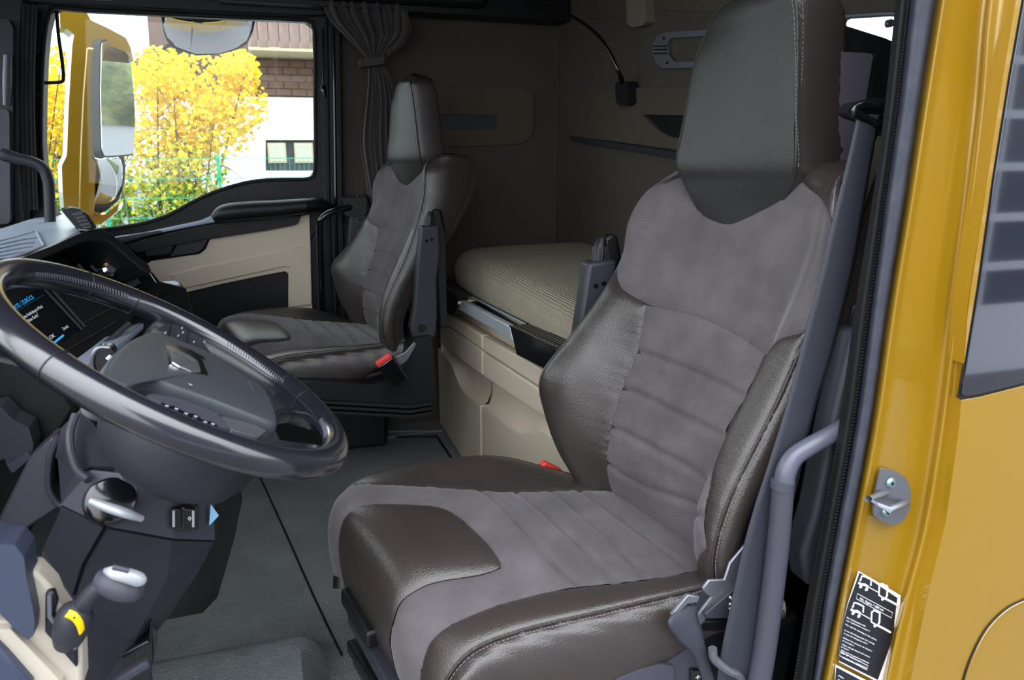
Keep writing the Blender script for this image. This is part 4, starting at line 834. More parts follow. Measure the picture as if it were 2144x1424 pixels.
# ================================================================== STEERING WHEEL
WC = V(-.130, 1.117, .949); WNn = V(math.sin(.589), .007, math.cos(.589)).normalized(); WA = WNn.cross(V(0, 1, 0)).normalized(); WB = WNn.cross(WA)
def wp_(u, v, h=0): return atp(u, v, WC+WNn*h, WNn)
def WP(pts, h=0): return [wp_(u, v, h) for u, v in pts]
sw = thing('steering_wheel', 'dark leather steering wheel with stitched grips and chrome badge', 'steering wheel', tuple(WC))
RW = .245; ring = [WC+WA*RW*math.cos(a)+WB*RW*math.sin(a) for a in np.linspace(0, 2*math.pi, 64, endpoint=False)]
tube('rim', ring, .0205, M_steer, sw, closed=True, smooth_n=2, seg=28)
def ang_of(u, v): p = wp_(u, v)-WC; return math.atan2(p.dot(WB), p.dot(WA))
def rim_pt(a, q, r=.0213):   # a round the wheel, q round the tube
    d = WA*math.cos(a)+WB*math.sin(a); return WC+d*(RW+r*math.cos(q))+WNn*r*math.sin(q)
# thumb grips, joints and stitching
for (u, v) in ((97, 770), (170, 590), (560, 800), (662, 848), (320, 690)):
    a = ang_of(u, v); tube('rim_joint', [rim_pt(a, q, .0207) for q in np.linspace(0, 2*math.pi, 20, endpoint=False)], .0011, M_black, sw, closed=True, smooth_n=1, seg=6)
def stitches(u0, v0, u1, v1, q):
    a0, a1 = ang_of(u0, v0), ang_of(u1, v1)
    if abs(a1-a0) > math.pi: a1 += 2*math.pi*(1 if a1 < a0 else -1)
    n = int(abs(a1-a0)*RW/.0055); L = []
    for i in range(n):
        a = a0+(a1-a0)*(i+.5)/n; da = (a1-a0)/n*.3
        L.append(tube('', [rim_pt(a-da, q-.16), rim_pt(a, q, .0222), rim_pt(a+da, q+.16)], .0008, None, raw=True, seg=4, smooth_n=1))
    v_, f_ = merge(L); obj('stitching', v_, f_, M_thread_d, sw, kind='stuff')
M_thread_d = mat('dark_glossy_thread', (86, 84, 96), .4)
stitches(20, 560, 312, 690, 2.7); stitches(440, 740, 545, 800, 2.7); stitches(575, 850, 700, 935, 2.75)
# hub, airbag cover, spokes
pad_o = [(262, 716), (290, 702), (318, 694), (362, 709), (430, 735), (480, 766), (522, 793), (556, 815), (576, 850), (585, 886), (572, 890), (520, 872), (440, 841), (373, 818), (330, 803), (300, 802), (262, 812), (225, 800), (212, 780), (232, 745)]
def dome(name, outline, h0, h1, m, parent, rings=7, **k):
    P = catmull(WP(outline, 0), 4, True); P = [Vector(p) for p in P]; c = sum(P, V(0, 0, 0))/len(P); vs = []; n = len(P)
    vs += [p+WNn*(h0-.035) for p in P]
    for i in range(rings):
        t = i/(rings-1); s = 1-.10*(1-math.cos(t*math.pi/2)); vs += [c+(p-c)*s+WNn*(h0+(h1-h0)*math.sin(t*math.pi/2)) for p in P]
    fs = [(i*n+j, i*n+(j+1) % n, (i+1)*n+(j+1) % n, (i+1)*n+j) for i in range(rings) for j in range(n)]
    last = rings*n; vs.append(c+WNn*(h1+.003)); ci = len(vs)-1
    mid = len(vs); vs += [c+(vs[last+j]-c-WNn*h1)*.5+WNn*(h1+.002) for j in range(n)]
    fs += [(last+j, last+(j+1) % n, mid+(j+1) % n, mid+j) for j in range(n)]+[(mid+j, mid+(j+1) % n, ci) for j in range(n)]
    return obj(name, vs, fs, m, parent, split=50, **k)
hub = dome('hub_cover', pad_o, -.012, .004, M_hub, sw)
spk = plate('spoke', WP([(300, 700), (318, 672), (345, 655), (400, 676), (470, 712), (540, 762), (600, 806), (650, 848), (672, 876), (655, 868), (622, 858), (590, 862), (576, 884), (565, 850), (540, 815), (500, 785), (440, 745), (370, 712)], -.004), -WNn*.028, M_steer, sw, bevel=.007, seg=3)
plate('spoke', WP([(262, 812), (300, 800), (373, 816), (440, 840), (520, 870), (578, 890), (590, 918), (640, 925), (690, 930), (690, 950), (600, 958), (520, 945), (420, 912), (320, 868), (250, 830)], -.012), -WNn*.025, M_steer, sw, bevel=.007, seg=3)
ins = plate('spoke_insert', rnd(WP([(306, 828), (322, 824), (380, 835), (455, 866), (485, 900), (440, 890), (360, 856)], -.006), .12, 3), -WNn*.008, M_mid, sw, bevel=.003)
ins2 = plate('spoke_insert', rnd(WP([(463, 871), (530, 888), (558, 902), (540, 916), (484, 900)], -.006), .1, 3), -WNn*.008, M_alu, sw, bevel=.003); ins2['label'] = 'pale silver lower insert'
for i, (u, v) in enumerate([(352, 846), (372, 852), (392, 862), (412, 868), (432, 880), (448, 884)]):
    p = wp_(u, v, .0); tube('wheel_button', [p-WNn*.008, p-WNn*.003], .0075, M_black_gloss, sw, seg=12, smooth_n=1)
    tube('button_mark', [p-WNn*.003+WA*.002, p-WNn*.0022-WA*.002], .0008, M_dashtop, sw, seg=5, smooth_n=1)
kp = plate('key_panel', rnd(WP([(330, 690), (342, 680), (356, 678), (400, 686), (412, 694), (424, 712), (440, 738), (430, 736), (380, 716)], -.0025), .12, 2), -WNn*.004, M_dark, sw, bevel=.002)
for i, (u, v) in enumerate([(346, 697), (381, 687), (373, 703), (383, 696), (406, 716), (428, 716)]):
    p = wp_(u, v, .0); tube('key_mark', [p+WB*.003, p-WB*.003+WNn*.0005], .0012, M_dashtop, kp, seg=5, smooth_n=1)
for u0, v0, u1, v1 in ((358, 680, 352, 708), (395, 688, 392, 722)): tube('key_gap', WP([(u0, v0), (u1, v1)], -.0015), .0012, M_black, kp, seg=5, smooth_n=1)
# badge: dark surround, chrome frame, mirror face
plate('badge_surround', rnd(WP([(344, 718), (362, 719), (400, 732), (428, 748), (442, 790), (405, 783), (372, 774), (352, 764)], .0055), .1, 3), -WNn*.004, M_black_gloss, sw, bevel=.001)
plate('badge_frame', rnd(WP([(348, 724), (364, 725), (398, 737), (423, 752), (437, 786), (405, 781), (374, 773), (354, 762)], .0085), .1, 3), -WNn*.004, M_chrome, sw, bevel=.0015)
bd = plate('badge_face', rnd(WP([(355, 731), (366, 730), (395, 742), (414, 755), (421, 778), (400, 777), (376, 767), (360, 757)], .0095), .1, 3), -WNn*.002, mat('polished_badge', (215, 218, 222), .12, metal=.9), sw, bevel=.0006)
for o_, l_ in (((360, 738), (372, 741)), ((388, 745), (408, 755))): tube('badge_line', WP([o_, l_], .0098), .0006, M_dark, sw, seg=5, smooth_n=1)
p = wp_(399, 806, .0075); tube('hub_mark', [p, p+WNn*.0005], .0035, M_dashtop, sw, seg=3, smooth_n=1)
tube('hub_scratch', WP([(521, 800), (530, 818)], .004), .0016, M_alu, sw, seg=6, smooth_n=1)

# ================================================================== STEERING COLUMN
cl = thing('steering_column', 'slate grey faceted steering column cover with starter knob and two switches', 'steering column', (-.25, 1.35, 0))
sh_c = WP([(330, 790)], 0)[0]; lv = []; lf = []
prof = [(.030, .095), (.045, .108), (.075, .112), (.11, .106), (.14, .092), (.16, .06)]
NS = 40
for h, r in prof:
    for j in range(NS): a = 2*math.pi*j/NS; lv.append(WC-WNn*h+WA*(r*math.cos(a)*1.05-.055)+WB*(r*math.sin(a)-.0))
for i in range(len(prof)-1):
    for j in range(NS): lf.append((i*NS+j, i*NS+(j+1) % NS, (i+1)*NS+(j+1) % NS, (i+1)*NS+j))
lf.append(tuple(range(NS))); lf.append(tuple((len(prof)-1)*NS+j for j in range(NS)))
obj('clock_spring_housing', lv, lf, M_dark, cl, split=50)
tube('hub_neck', [WC-WNn*.01, WC-WNn*.06], .07, M_black, cl, seg=24, smooth_n=1)
# faceted cover: vertices (u, v, y)
K = dict(a=(165, 868, 1.30), b=(140, 900, 1.30), c=(128, 960, 1.27), d=(165, 1000, 1.22), e=(200, 985, 1.18), f=(262, 990, 1.17), g=(290, 1010, 1.17), h=(352, 1030, 1.20), i=(440, 1035, 1.26), j=(440, 1128, 1.26), k=(355, 1124, 1.20), l=(225, 1098, 1.15), m=(140, 1058, 1.18),
         n=(100, 1145, 1.20), o=(180, 1175, 1.17), p=(80, 1210, 1.2), q=(160, 1240, 1.18), r=(345, 1200, 1.22), s=(405, 1195, 1.28), t=(340, 1290, 1.32), u=(300, 1345, 1.28), w=(320, 1470, 1.28), x=(150, 1500, 1.2), y=(492, 1010, 1.55), z=(497, 1045, 1.6), A=(480, 1130, 1.62), B=(448, 1245, 1.66), C=(420, 1275, 1.66), D=(345, 1288, 1.62), E=(200, 905, 1.45), G=(420, 990, 1.5), H=(335, 1200, 1.22), I=(270, 1340, 1.26))
kk_ = {n_: i for i, n_ in enumerate(K)}; kv = [at(u, v, 'y', y) for u, v, y in K.values()]
def facets(name, L, m, parent=cl, th=.02): 
    o = obj(name, kv, [tuple(kk_[c] for c in s) for s in L], m, parent, smooth=False)
    bm = bmesh.new(); bm.from_mesh(o.data); bmesh.ops.delete(bm, geom=[v for v in bm.verts if not v.link_faces], context='VERTS'); bmesh.ops.triangulate(bm, faces=bm.faces); bm.to_mesh(o.data); bm.free()
    s = o.modifiers.new('t', 'SOLIDIFY'); s.thickness = th; s.offset = 0; return o
facets('upper_cover', ['abcde', 'aefE', 'Efghi', 'EiG'], M_dark)
facets('switch_face', ['fgl', 'ghkl', 'hijk', 'eflm', 'demc' if False else 'dem'], M_mid)
facets('side_cover', ['cdm', 'mlo', 'mon', 'noq', 'nqp'], M_dark)
facets('lower_cover', ['lkro', 'kjsr', 'orIq', 'rsti', ] if False else ['lkro', 'kjsr', 'orIq', 'rstI', 'tuI', 'qIwx', 'Iuw', 'pqx'], M_dark)
facets('far_side_cover', ['iyz', 'izAj', 'jAB', 'jBs', 'sBC', 'sCDt', 'iGy'], M_black)
kn = thing('starter_knob', None, None) if False else None
kp0 = at(232, 1050, 'y', 1.15); kd = V(.25, -.75, .35).normalized()
tube('starter_knob', [kp0+kd*-.02, kp0+kd*.008, kp0+kd*.012], [.036, .034, .028], M_black_gloss, cl, seg=28, smooth_n=1)
tube('knob_grip', [at(190, 1048, 'y', 1.125), at(225, 1062, 'y', 1.115), at(265, 1075, 'y', 1.11), at(298, 1086, 'y', 1.12)], [.006, .0075, .0075, .005], M_silverp, cl, seg=12, flat=.8)
sp_ = plate('switch_pocket', Y([(350, 1062), (412, 1062), (414, 1112), (352, 1112)], 1.192), (0, .03, 0), M_black_gloss, cl, bevel=.002)
for u0, u1 in ((357, 380), (386, 408)):
    r_ = plate('rocker_switch', Y([(u0, 1066), (u1, 1066), (u1, 1108), (u0, 1108)], 1.184), (0, .01, 0), M_black, cl, bevel=.002)
    q_ = plate('rocker_stripe', Y([(u0+4 if u0 < 370 else u0+16, 1070), (u0+9 if u0 < 370 else u0+21, 1070), (u0+9 if u0 < 370 else u0+21, 1104), (u0+4 if u0 < 370 else u0+16, 1104)], 1.182), (0, .002, 0), M_silverp, cl, bevel=0)
tube('switch_mark', Y([(394, 1085), (397, 1082), (400, 1086), (397, 1090)], 1.182), .0008, M_white, cl, closed=True, smooth_n=1, seg=5)
plate('blue_tag', Y([(441, 1056), (458, 1080), (438, 1101)], 1.235), (0, .002, 0), mat('blue_tag', (150, 205, 245), .5), cl, bevel=0)
tube('cover_edge', [at(u, v, 'y', y) for u, v, y in [(158, 868, 1.24), (146, 905, 1.22), (148, 945, 1.2), (162, 985, 1.17), (185, 1005, 1.15)]], .006, M_mid, cl, seg=8)
sta = thing('column_stalk', 'slim black column stalk end showing left of the wheel hub', 'stalk', tuple(at(215, 760, 'y', 1.35)))
plate('stalk_end', rnd(Y([(192, 745), (205, 728), (232, 728), (240, 740), (222, 775), (205, 790), (194, 775)], 1.33), .2, 3), (0, .03, 0), M_black_gloss, sta, bevel=.008, seg=3)
tube('stalk_rim', Y([(230, 728), (206, 729), (193, 748), (194, 775), (206, 790)], 1.325), .0035, M_alu, sta, seg=8)
tube('stalk_mark', Y([(224, 752), (232, 745)], 1.325), .003, M_white, sta, seg=6, smooth_n=1)

# ================================================================== DASHBOARD
da = thing('dashboard', 'dark wraparound dashboard with pale grey top pad and lit screen', 'dashboard', (-.75, 2.1, 0))
DN = V(.72, -.60, .34).normalized(); D0 = at(150, 650, 'y', 1.95)
def dp(u, v, h=0): return atp(u, v, D0+DN*h, DN)
def DP(pts, h=0): return [dp(u, v, h) for u, v in pts]
plate('console_face', DP([(-120, 560), (30, 545), (100, 520), (200, 484), (232, 492), (262, 512), (312, 556), (328, 585), (390, 600), (398, 620), (405, 700), (330, 800), (180, 900), (-150, 1000)], -.05), -DN*.25, M_black, da, bevel=.01)
lip_o = [(-60, 560), (20, 548), (47, 539), (107, 516), (160, 492), (190, 480), (212, 478), (236, 490), (258, 509), (290, 537), (313, 554), (318, 566), (314, 574)]
lip_i = [(308, 572), (296, 563), (268, 540), (242, 518), (225, 505), (208, 499), (190, 501), (129, 524), (75, 548), (20, 566), (-60, 580)]
plate('instrument_hood', DP(lip_o+lip_i, .10), -DN*.16, M_black, da, bevel=.006, seg=3)
plate('centre_panel', DP([(-60, 640), (75, 552), (135, 565), (160, 552), (222, 600), (300, 575), (314, 578), (330, 596), (345, 610), (240, 700), (160, 760), (40, 880), (-100, 900)], -.01), -DN*.05, M_black, da, bevel=.004)
sc = plate('screen', DP([(-60, 690), (85, 603), (162, 688), (60, 765), (-30, 830)], .0), -DN*.006, M_screen, da, bevel=.001)
for a_, b_ in (((88, 600), (172, 690)), ((100, 597), (178, 684))): tube('screen_bezel', DP([a_, b_], .004), .0035, M_dark, da, seg=8, smooth_n=1)
tube('screen_divider', DP([(22, 660), (92, 617)], .001), .0006, mat('screen_blue_line', (20, 70, 95), .5, emit=((20, 70, 100), .4)), sc, seg=4, smooth_n=1)
def dtext(s, u, v, u2, v2, k, m):
    o_ = dp(u, v, .0012); e = dp(u2, v2, .0012)-o_; ey = DN.cross(e).normalized(); text('screen_text', s, o_, e, ey, k, m, sc, extrude=.0001, squash=e.length/(.56*k*len(s)))
dtext('EINST. WERTE / ZURÜCK', 5, 666, 76, 622, .014, M_blue_emit); dtext('Es besteht keine Verbindung im Menü', 32, 679, 106, 634, .0105, M_white_emit); dtext('mit dem gewählten Gerät ?', 38, 689, 94, 654, .0105, M_white_emit)
dtext('Zurück', 133, 692, 146, 684, .010, M_white_emit); dtext('OK', 106, 711, 114, 706, .012, M_white_emit)
plate('screen_key', DP([(110, 718), (132, 700), (135, 703), (113, 721)], .0012), -DN*.001, M_blue_emit, sc, bevel=0)
# air vents and chrome clock
for i in range(7):
    a_, b_ = (236+i*9, 590-i*4.5), (258+i*9, 613-i*5); bar('vent_slat', dp(*a_, .004), dp(*b_, .004), .004, .012, M_dark, parent=da, bevel=.001)
plate('vent_recess', DP([(205, 575), (232, 545), (300, 572), (310, 585), (255, 622)], -.004), -DN*.03, M_black_gloss, da, bevel=.002)
ck = dp(229, 563, .03); tube('chrome_vent_knob', [ck-DN*.03, ck, ck+DN*.006], [.014, .0185, .013], M_chrome, da, seg=24, smooth_n=1)
tube('knob_face', [ck+DN*.006, ck+DN*.0075], .011, M_alu, da, seg=20, smooth_n=1)
tube('knob_pin', [dp(222, 553, .045), dp(223, 555, .046)], .004, mat('amber_pin', (230, 170, 80), .4), da, seg=10, smooth_n=1)
for a_, b_ in (((163, 553), (205, 598)), ((190, 556), (228, 592))): tube('panel_rib', DP([a_, b_], .0), .004, M_dark, da, seg=8, smooth_n=1)
tube('edge_trim', DP([(312, 571), (326, 592)], .06), .0022, M_chrome, da, seg=6, smooth_n=1)
plate('hood_end', DP([(314, 566), (322, 572), (336, 590), (328, 594), (312, 574)], .05), -DN*.06, M_black, da, bevel=.003)
# console corner top: its highlight painted as a pale plate
c1 = [at(u, v, 'z', .80) for u, v in [(318, 602), (330, 590), (368, 587), (378, 592), (325, 655), (220, 740), (150, 790), (120, 780), (240, 690)]]
plate('console_top_highlight', c1, (0, 0, -.02), M_dashtop, da, bevel=.006, seg=3)
e0, e1 = at(376, 590, 'z', .80), at(325, 655, 'z', .80); 
obj('console_side', [e0, e1, at(150, 790, 'z', .8), at(150, 790, 'z', .8)+V(0, 0, -.5), e1+V(0, 0, -.5), e0+V(.03, .02, -.12), e0+V(.05, .04, -.35)], [(0, 1, 4, 6, 5), (1, 2, 3, 4)], M_black, da, smooth=False)
obj('console_cheek', [e0, at(392, 612, 'z', .76), at(408, 660, 'z', .66), at(410, 760, 'z', .45), at(470, 800, 'z', .0)+V(-.2, 0, .3), e1+V(0, 0, -.4)], [(0, 1, 2, 3, 5), (3, 4, 5)], M_dark, da, smooth=False)
pk = at(357, 640, 'z', .74)
for a_, b_ in (((150, 690), (232, 646)), ((120, 745), (245, 672)), ((150, 775), (275, 700))): tube('trim_line', DP([a_, b_], -.004), .0016, M_dark, da, seg=6, smooth_n=1)
tube('lower_trim_bar', DP([(190, 745), (235, 708), (270, 678)], .02), .007, M_mid, da, seg=10)
# top pad and side vent
pt = [(-260, 560), (-200, 470), (0, 477), (60, 458), (118, 441), (132, 442), (170, 484), (120, 512), (60, 530), (40, 545), (0, 556), (-100, 580)]
plate('dash_top', [at(u, v, 'z', .985) for u, v in pt], (0, 0, -.05), M_dashtop, da, bevel=.012, seg=3)
tr_ = rnd([at(u, v, 'z', .9865) for u, v in [(-60, 520), (20, 500), (76, 484), (84, 500), (92, 515), (50, 532), (0, 548), (-60, 560)]], .12, 3)
plate('top_tray', tr_, (0, 0, -.004), M_dashtop, da, bevel=.001)
tube('tray_lip', tr_, .0035, M_dashtop, da, closed=True, smooth_n=1, seg=8)
for i in range(4):
    a_, b_ = (0-i*10, 512+i*10), (76-i*4, 498+i*9); tube('tray_rib', [at(*a_, 'z', .988), at(44-i*6, 502+i*9.5, 'z', .9885), at(*b_, 'z', .988)], .0016, M_dashtop, da, seg=6)
hv = [(129, 440), (150, 435), (168, 438), (185, 450), (203, 475), (196, 482), (168, 480), (160, 478)]
plate('side_vent', rnd(Y(hv, 2.75), .12, 3), (-.02, .08, 0), M_black, da, bevel=.006)
plate('vent_hole', rnd(Y([(150, 445), (166, 443), (176, 451), (192, 472), (188, 478), (172, 477)], 2.742), .1, 2), (0, .004, 0), M_black_gloss, da, bevel=0)
for i in range(5): tube('vent_blade', Y([(151+i*5.5, 449+i*7), (174+i*4.5, 444+i*7.5)], 2.735), .005, M_mid, da, seg=8, smooth_n=1, flat=.5)
plate('dash_body', [V(-1.3, 1.0, .0), V(-.80, 1.0, .0), V(-.66, 1.0, .6), V(-.75, 1.0, .93), V(-1.3, 1.0, .95)], (0, .9, 0), M_black, da, bevel=.01)
plate('dash_body', [V(-1.3, 1.9, .0), V(-.82, 1.9, .0), V(-.80, 1.9, .6), V(-.82, 1.9, .93), V(-1.3, 1.9, .95)], (0, 1.3, 0), M_black, da, bevel=.01)
box('dash_body', (-.66, 1.22, .78), (.30, .55, .42), M_black, da, bevel=.05, seg=3)
# knee panel left of the column
plate('knee_panel', Y([(-200, 700), (60, 760), (120, 800), (160, 860), (142, 890), (95, 960), (62, 1040), (10, 1140), (-40, 1220), (-300, 1220)], 1.42), (0, .1, 0), M_black, da, bevel=.01)
plate('knee_bracket', rnd(Y([(-60, 860), (0, 850), (28, 880), (60, 895), (70, 930), (66, 958), (24, 990), (14, 975), (10, 960), (-60, 990)], 1.36), .1, 3), (0, .05, 0), M_dark, da, bevel=.006)
plate('bracket_highlight', rnd(Y([(14, 974), (58, 946), (66, 958), (26, 992)], 1.35), .12, 2), (0, .03, 0), M_seal_grey, da, bevel=.003)  # paler strip painting a violet highlight on the bracket
plate('column_gaiter', Y([(118, 915), (102, 960), (100, 1020), (115, 1050), (132, 1058), (60, 1105), (20, 1140), (0, 1180), (-60, 1200), (10, 1060), (60, 960), (105, 918)], 1.3), (0, .05, 0), M_mid, da, bevel=.008)
tube('gaiter_edge', Y([(122, 912), (104, 960), (101, 1020), (118, 1052), (134, 1060)], 1.295), .005, M_mid, da, seg=8)
plate('foot_bin', Y([(180, 1424), (196, 1402), (310, 1340), (316, 1300), (322, 1380), (318, 1400), (290, 1500), (170, 1500)], 1.24), (0, .06, 0), M_black_gloss, cl, bevel=.004)
bar('bin_lip', at(236, 1432, 'y', 1.2), at(313, 1384, 'y', 1.2), .02, .016, M_seal_grey, parent=cl, bevel=.005)
# ================================================================== LOWER LEFT: side console with park brake lever
sd = thing('side_console', 'pale beige side console in the bottom left corner', 'console', tuple(at(100, 1400, 'y', 1.02)))
plate('console_shell', Y([(50, 1195), (74, 1196), (110, 1234), (120, 1260), (170, 1330), (174, 1440), (120, 1440), (-40, 1324), (-40, 1300), (23, 1300), (60, 1330), (72, 1300)], 1.0), (0, .04, 0), M_beige_lt, sd, bevel=.005)
box('console_body', (-.60, 1.0, .26), (.36, .10, .50), M_beige_lt, sd, bevel=.03, seg=3)
plate('console_band', Y([(22, 1317), (130, 1430), (110, 1470), (-30, 1330), (-10, 1322)], .985), (0, .03, 0), M_beige_lt, sd, bevel=.006)
plate('console_pad', rnd(Y([(-60, 1120), (0, 1140), (31, 1142), (50, 1167), (56, 1215), (68, 1270), (73, 1300), (70, 1332), (58, 1340), (30, 1316), (-10, 1275), (-60, 1240)], .975), .12, 3), (0, .05, 0), mat('blue_black_pad', (50, 56, 74), .45), sd, bevel=.012, seg=3)
plate('console_kick', Y([(-40, 1324), (10, 1372), (70, 1440), (-40, 1440)], .97), (0, .03, 0), mat('blue_black_pad', (50, 56, 74), .45), sd, bevel=.006)
plate('valve_plate', Y([(94, 1242), (112, 1238), (120, 1262), (112, 1292), (160, 1352), (161, 1402), (93, 1325)], .99), (0, .012, 0), M_label_black, sd, bevel=.003)
tube('plate_chrome', Y([(104, 1245), (104, 1290), (130, 1325), (158, 1358)], .985), .0030, M_alu, sd, seg=8, smooth_n=1)
pkb = thing('park_brake_lever', 'grey park brake lever with pale silver top and yellow banded base', 'lever', tuple(at(150, 1310, 'y', 1.0)))
tube('lever_boot', [at(140, 1345, 'y', 1.0), at(148, 1318, 'y', .99), at(160, 1285, 'y', .985), at(172, 1265, 'y', .985)], [.016, .0215, .021, .010], M_dark, pkb, seg=20)
tube('lever_stem', [at(160, 1290, 'y', .985), at(195, 1240, 'y', .98), at(232, 1215, 'y', .98)], [.012, .011, .013], M_dark, pkb, seg=16)
kb = tube('lever_knob', [at(205, 1212, 'y', .985), at(228, 1218, 'y', .98), at(262, 1226, 'y', .975), at(290, 1231, 'y', .975), at(303, 1231, 'y', .975)], [.012, .0185, .021, .017, .006], M_mid, pkb, seg=20)
tube('silver_cap', [at(222, 1195, 'y', .965), at(240, 1199, 'y', .955), at(268, 1206, 'y', .955), at(292, 1214, 'y', .96), at(302, 1216, 'y', .965)], [.004, .0085, .0095, .009, .004], M_silverp, pkb, seg=14)
tube('cap_button', [at(236, 1187, 'y', .95), at(270, 1195, 'y', .95)], .0035, M_mid, pkb, seg=10, smooth_n=1)
ybd = ribbon('yellow_band', [(at(146, 1276, 'y', .962), at(134, 1292, 'y', .962)), (at(162, 1284, 'y', .957), at(150, 1300, 'y', .957)), (at(174, 1300, 'y', .96), at(160, 1313, 'y', .958)), (at(178, 1318, 'y', .966), at(166, 1331, 'y', .966))], M_yellow_ring, pkb, th=.003)
tube('band_mark', Y([(154, 1292), (157, 1295)], .952), .0012, M_black, pkb, seg=6, smooth_n=1)

# ================================================================== OUTSIDE
def m_ground():
    m = mat('dark_asphalt', (58, 57, 59), .8, bump='noise', scale=40, strength=.5, dist=.01, rgb2=(88, 86, 88), var_scale=30); return m  # asphalt tone darkened so less light bounces onto panels and mirrors
ground = obj('ground', [(-40, -30, -1.35), (130, -30, -1.35), (130, 60, -1.35), (-40, 60, -1.35)], [(0, 1, 2, 3)], m_ground(), None, smooth=False, kind='structure')
# house behind the fence
YH = 13.5
M_render = mat('white_render', (238, 238, 236), .9, bump='noise', scale=30, strength=.1)
M_shing = mat('brown_shingle', (122, 98, 86), .9, var=.15, var_scale=1.5); M_shing2 = mat('brown_shingle_dark', (98, 80, 71), .9, var=.12, var_scale=2)
M_board = mat('weathered_board', (112, 92, 88), .85, rgb2=(146, 124, 116), var_scale=4)
M_soffit = mat('cream_soffit', (196, 184, 150), .8)
hs = thing('house', 'white rendered house with brown shingled upper band and board balcony behind the tree', 'house', (2, YH, -1.35))
a = at(290, 200, 'y', YH); top = at(560, 203, 'y', YH).z; W1 = rnd(Y([(556, 292), (668, 291), (668, 360), (556, 360)], YH), .001, 1)
plate('wall', [Vector((a.x, YH, -1.35)), Vector((9.5, YH, -1.35)), Vector((9.5, YH, top)), Vector((a.x, YH, top))], (0, .25, 0), M_render, hs, holes=[Y([(556, 293), (690, 293), (690, 358), (556, 358)], YH)], bevel=0, smooth=False)
t2 = at(560, 100, 'y', YH-.3).z
plate('upper_wall', [Vector((a.x+.2, YH, top)), Vector((9.5, YH, top)), Vector((9.5, YH, top+5)), Vector((a.x+.4, YH, top+5))], (0, .25, 0), M_shing2, hs, bevel=0, smooth=False)
base_v = [Vector(q) for q in boxraw((0, 0, 0), (.205, .02, .17))[0]]; rng = random.Random(3); me0 = None
rows = 8; hh = (t2-top)/rows+.02
for r_ in range(rows):
    for c_ in range(22):
        x = a.x+.75+c_*.235+(r_ % 2)*.117; z = top+.02+r_*hh+hh/2
        if x > 5.2: continue
        if me0 is None:
            so = box('shingle', (x, YH-.025, z), (.225, .02, hh-.010), M_shing, hs, rot=(.03, 0, 0), bevel=0, smooth=False); me0 = so; base_loc = Vector((x, YH-.025, z))
        else: so = me0.copy(); COL.objects.link(so); so.location = Vector(me0.location)+Vector((x, YH-.025, z))-base_loc+Vector((0, rng.uniform(-.006, .006), 0))
box('balcony_slab', ((at(520, 100, 'y', YH-1).x+9.5)/2, YH-.5, at(600, 104, 'y', YH-1).z+.04), (9.5-at(520, 100, 'y', YH-1).x, 1.1, .14), M_soffit, hs, bevel=.01)
bz0, bz1 = at(600, 99, 'y', YH-1.05).z, at(600, 99, 'y', YH-1.05).z+1.05; bx = at(528, 70, 'y', YH-1.05).x; b0 = None
for i in range(24):
    x = bx+i*.148
    if b0 is None: b0 = box('balcony_board', (x, YH-1.05, (bz0+bz1)/2), (.135, .025, bz1-bz0), M_board, hs, bevel=0, smooth=False)
    else: bo = b0.copy(); COL.objects.link(bo); bo.location = Vector(b0.location)+Vector((i*.148, 0, rng.uniform(-.01, .01)))
# gable roof edge
plate('roof', [at(270, 135, 'y', YH-.6), at(345, 78, 'y', YH-.6), at(480, -40, 'y', YH-.6), at(900, -400, 'y', YH-.6), at(960, -400, 'y', YH-.6), at(500, -20, 'y', YH-.6), at(350, 92, 'y', YH-.6), at(280, 145, 'y', YH-.6)], (0, 3, 0), M_shing2, hs, bevel=0, smooth=False)
M_winframe = mat('dark_window_frame', (52, 60, 66), .5); M_net = mat('net_curtain', (205, 210, 208), .9, bump='twill', scale=4, strength=.3)
wf = box('window', (at(623, 325, 'y', YH).x, YH+.1, at(600, 325, 'y', YH).z), (at(692, 325, 'y', YH).x-at(555, 325, 'y', YH).x, .03, at(600, 292, 'y', YH).z-at(600, 359, 'y', YH).z), M_winframe, hs, bevel=0)
for u0, u1 in ((559, 601), (615, 657)):
    p, q = at(u0, 299, 'y', YH+.05), at(u1, 341, 'y', YH+.05); c = (p+q)/2
    box('sash', (c.x, YH+.06, c.z), (q.x-p.x, .03, p.z-q.z), M_soffit, wf, bevel=.004); box('pane', (c.x, YH+.04, c.z), (q.x-p.x-.05, .01, p.z-q.z-.05), M_net, wf, bevel=0)
    pl = []
    for k in range(9):
        xx = p.x+.04+(q.x-p.x-.08)*k/8; pl.append(boxraw((xx, YH+.032, c.z), (.008, .008, p.z-q.z-.06)))
    v_, f_ = merge(pl); obj('curtain_folds', v_, f_, M_soffit, wf, kind='stuff', smooth=False)
# fence
YF = 8.8; M_green = mat('green_fence_paint', (40, 150, 110), .5)
fn = thing('wire_fence', 'green welded wire fence with slim green posts in front of the tree', 'fence', (0, YF, -1.35))
zt = at(462, 332, 'y', YF).z
for u in (-120, 218, 462, 706): p = at(u, 400, 'y', YF); box('fence_post', (p.x, YF+.03, (zt-1.35)/2+.02), (.035, .035, zt+1.4), M_green, fn, bevel=.004)
wl = []
for i in range(150): x = -4.6+i*.05; wl.append(boxraw((x, YF, (zt-1.35)/2), (.0035, .0035, zt+1.35)))
for i in range(15): z = -1.2+i*.1; wl.append(boxraw((-.9, YF-.004, min(z*1.0, zt)), (7.6, .0045, .0045))) if z < zt else None
for i in range(5): wl.append(boxraw((-.9, YF-.004, zt-i*.2), (7.6, .007, .007)))
v_, f_ = merge([w for w in wl if w]); obj('wire_mesh', v_, f_, M_green, fn, kind='stuff', smooth=False)
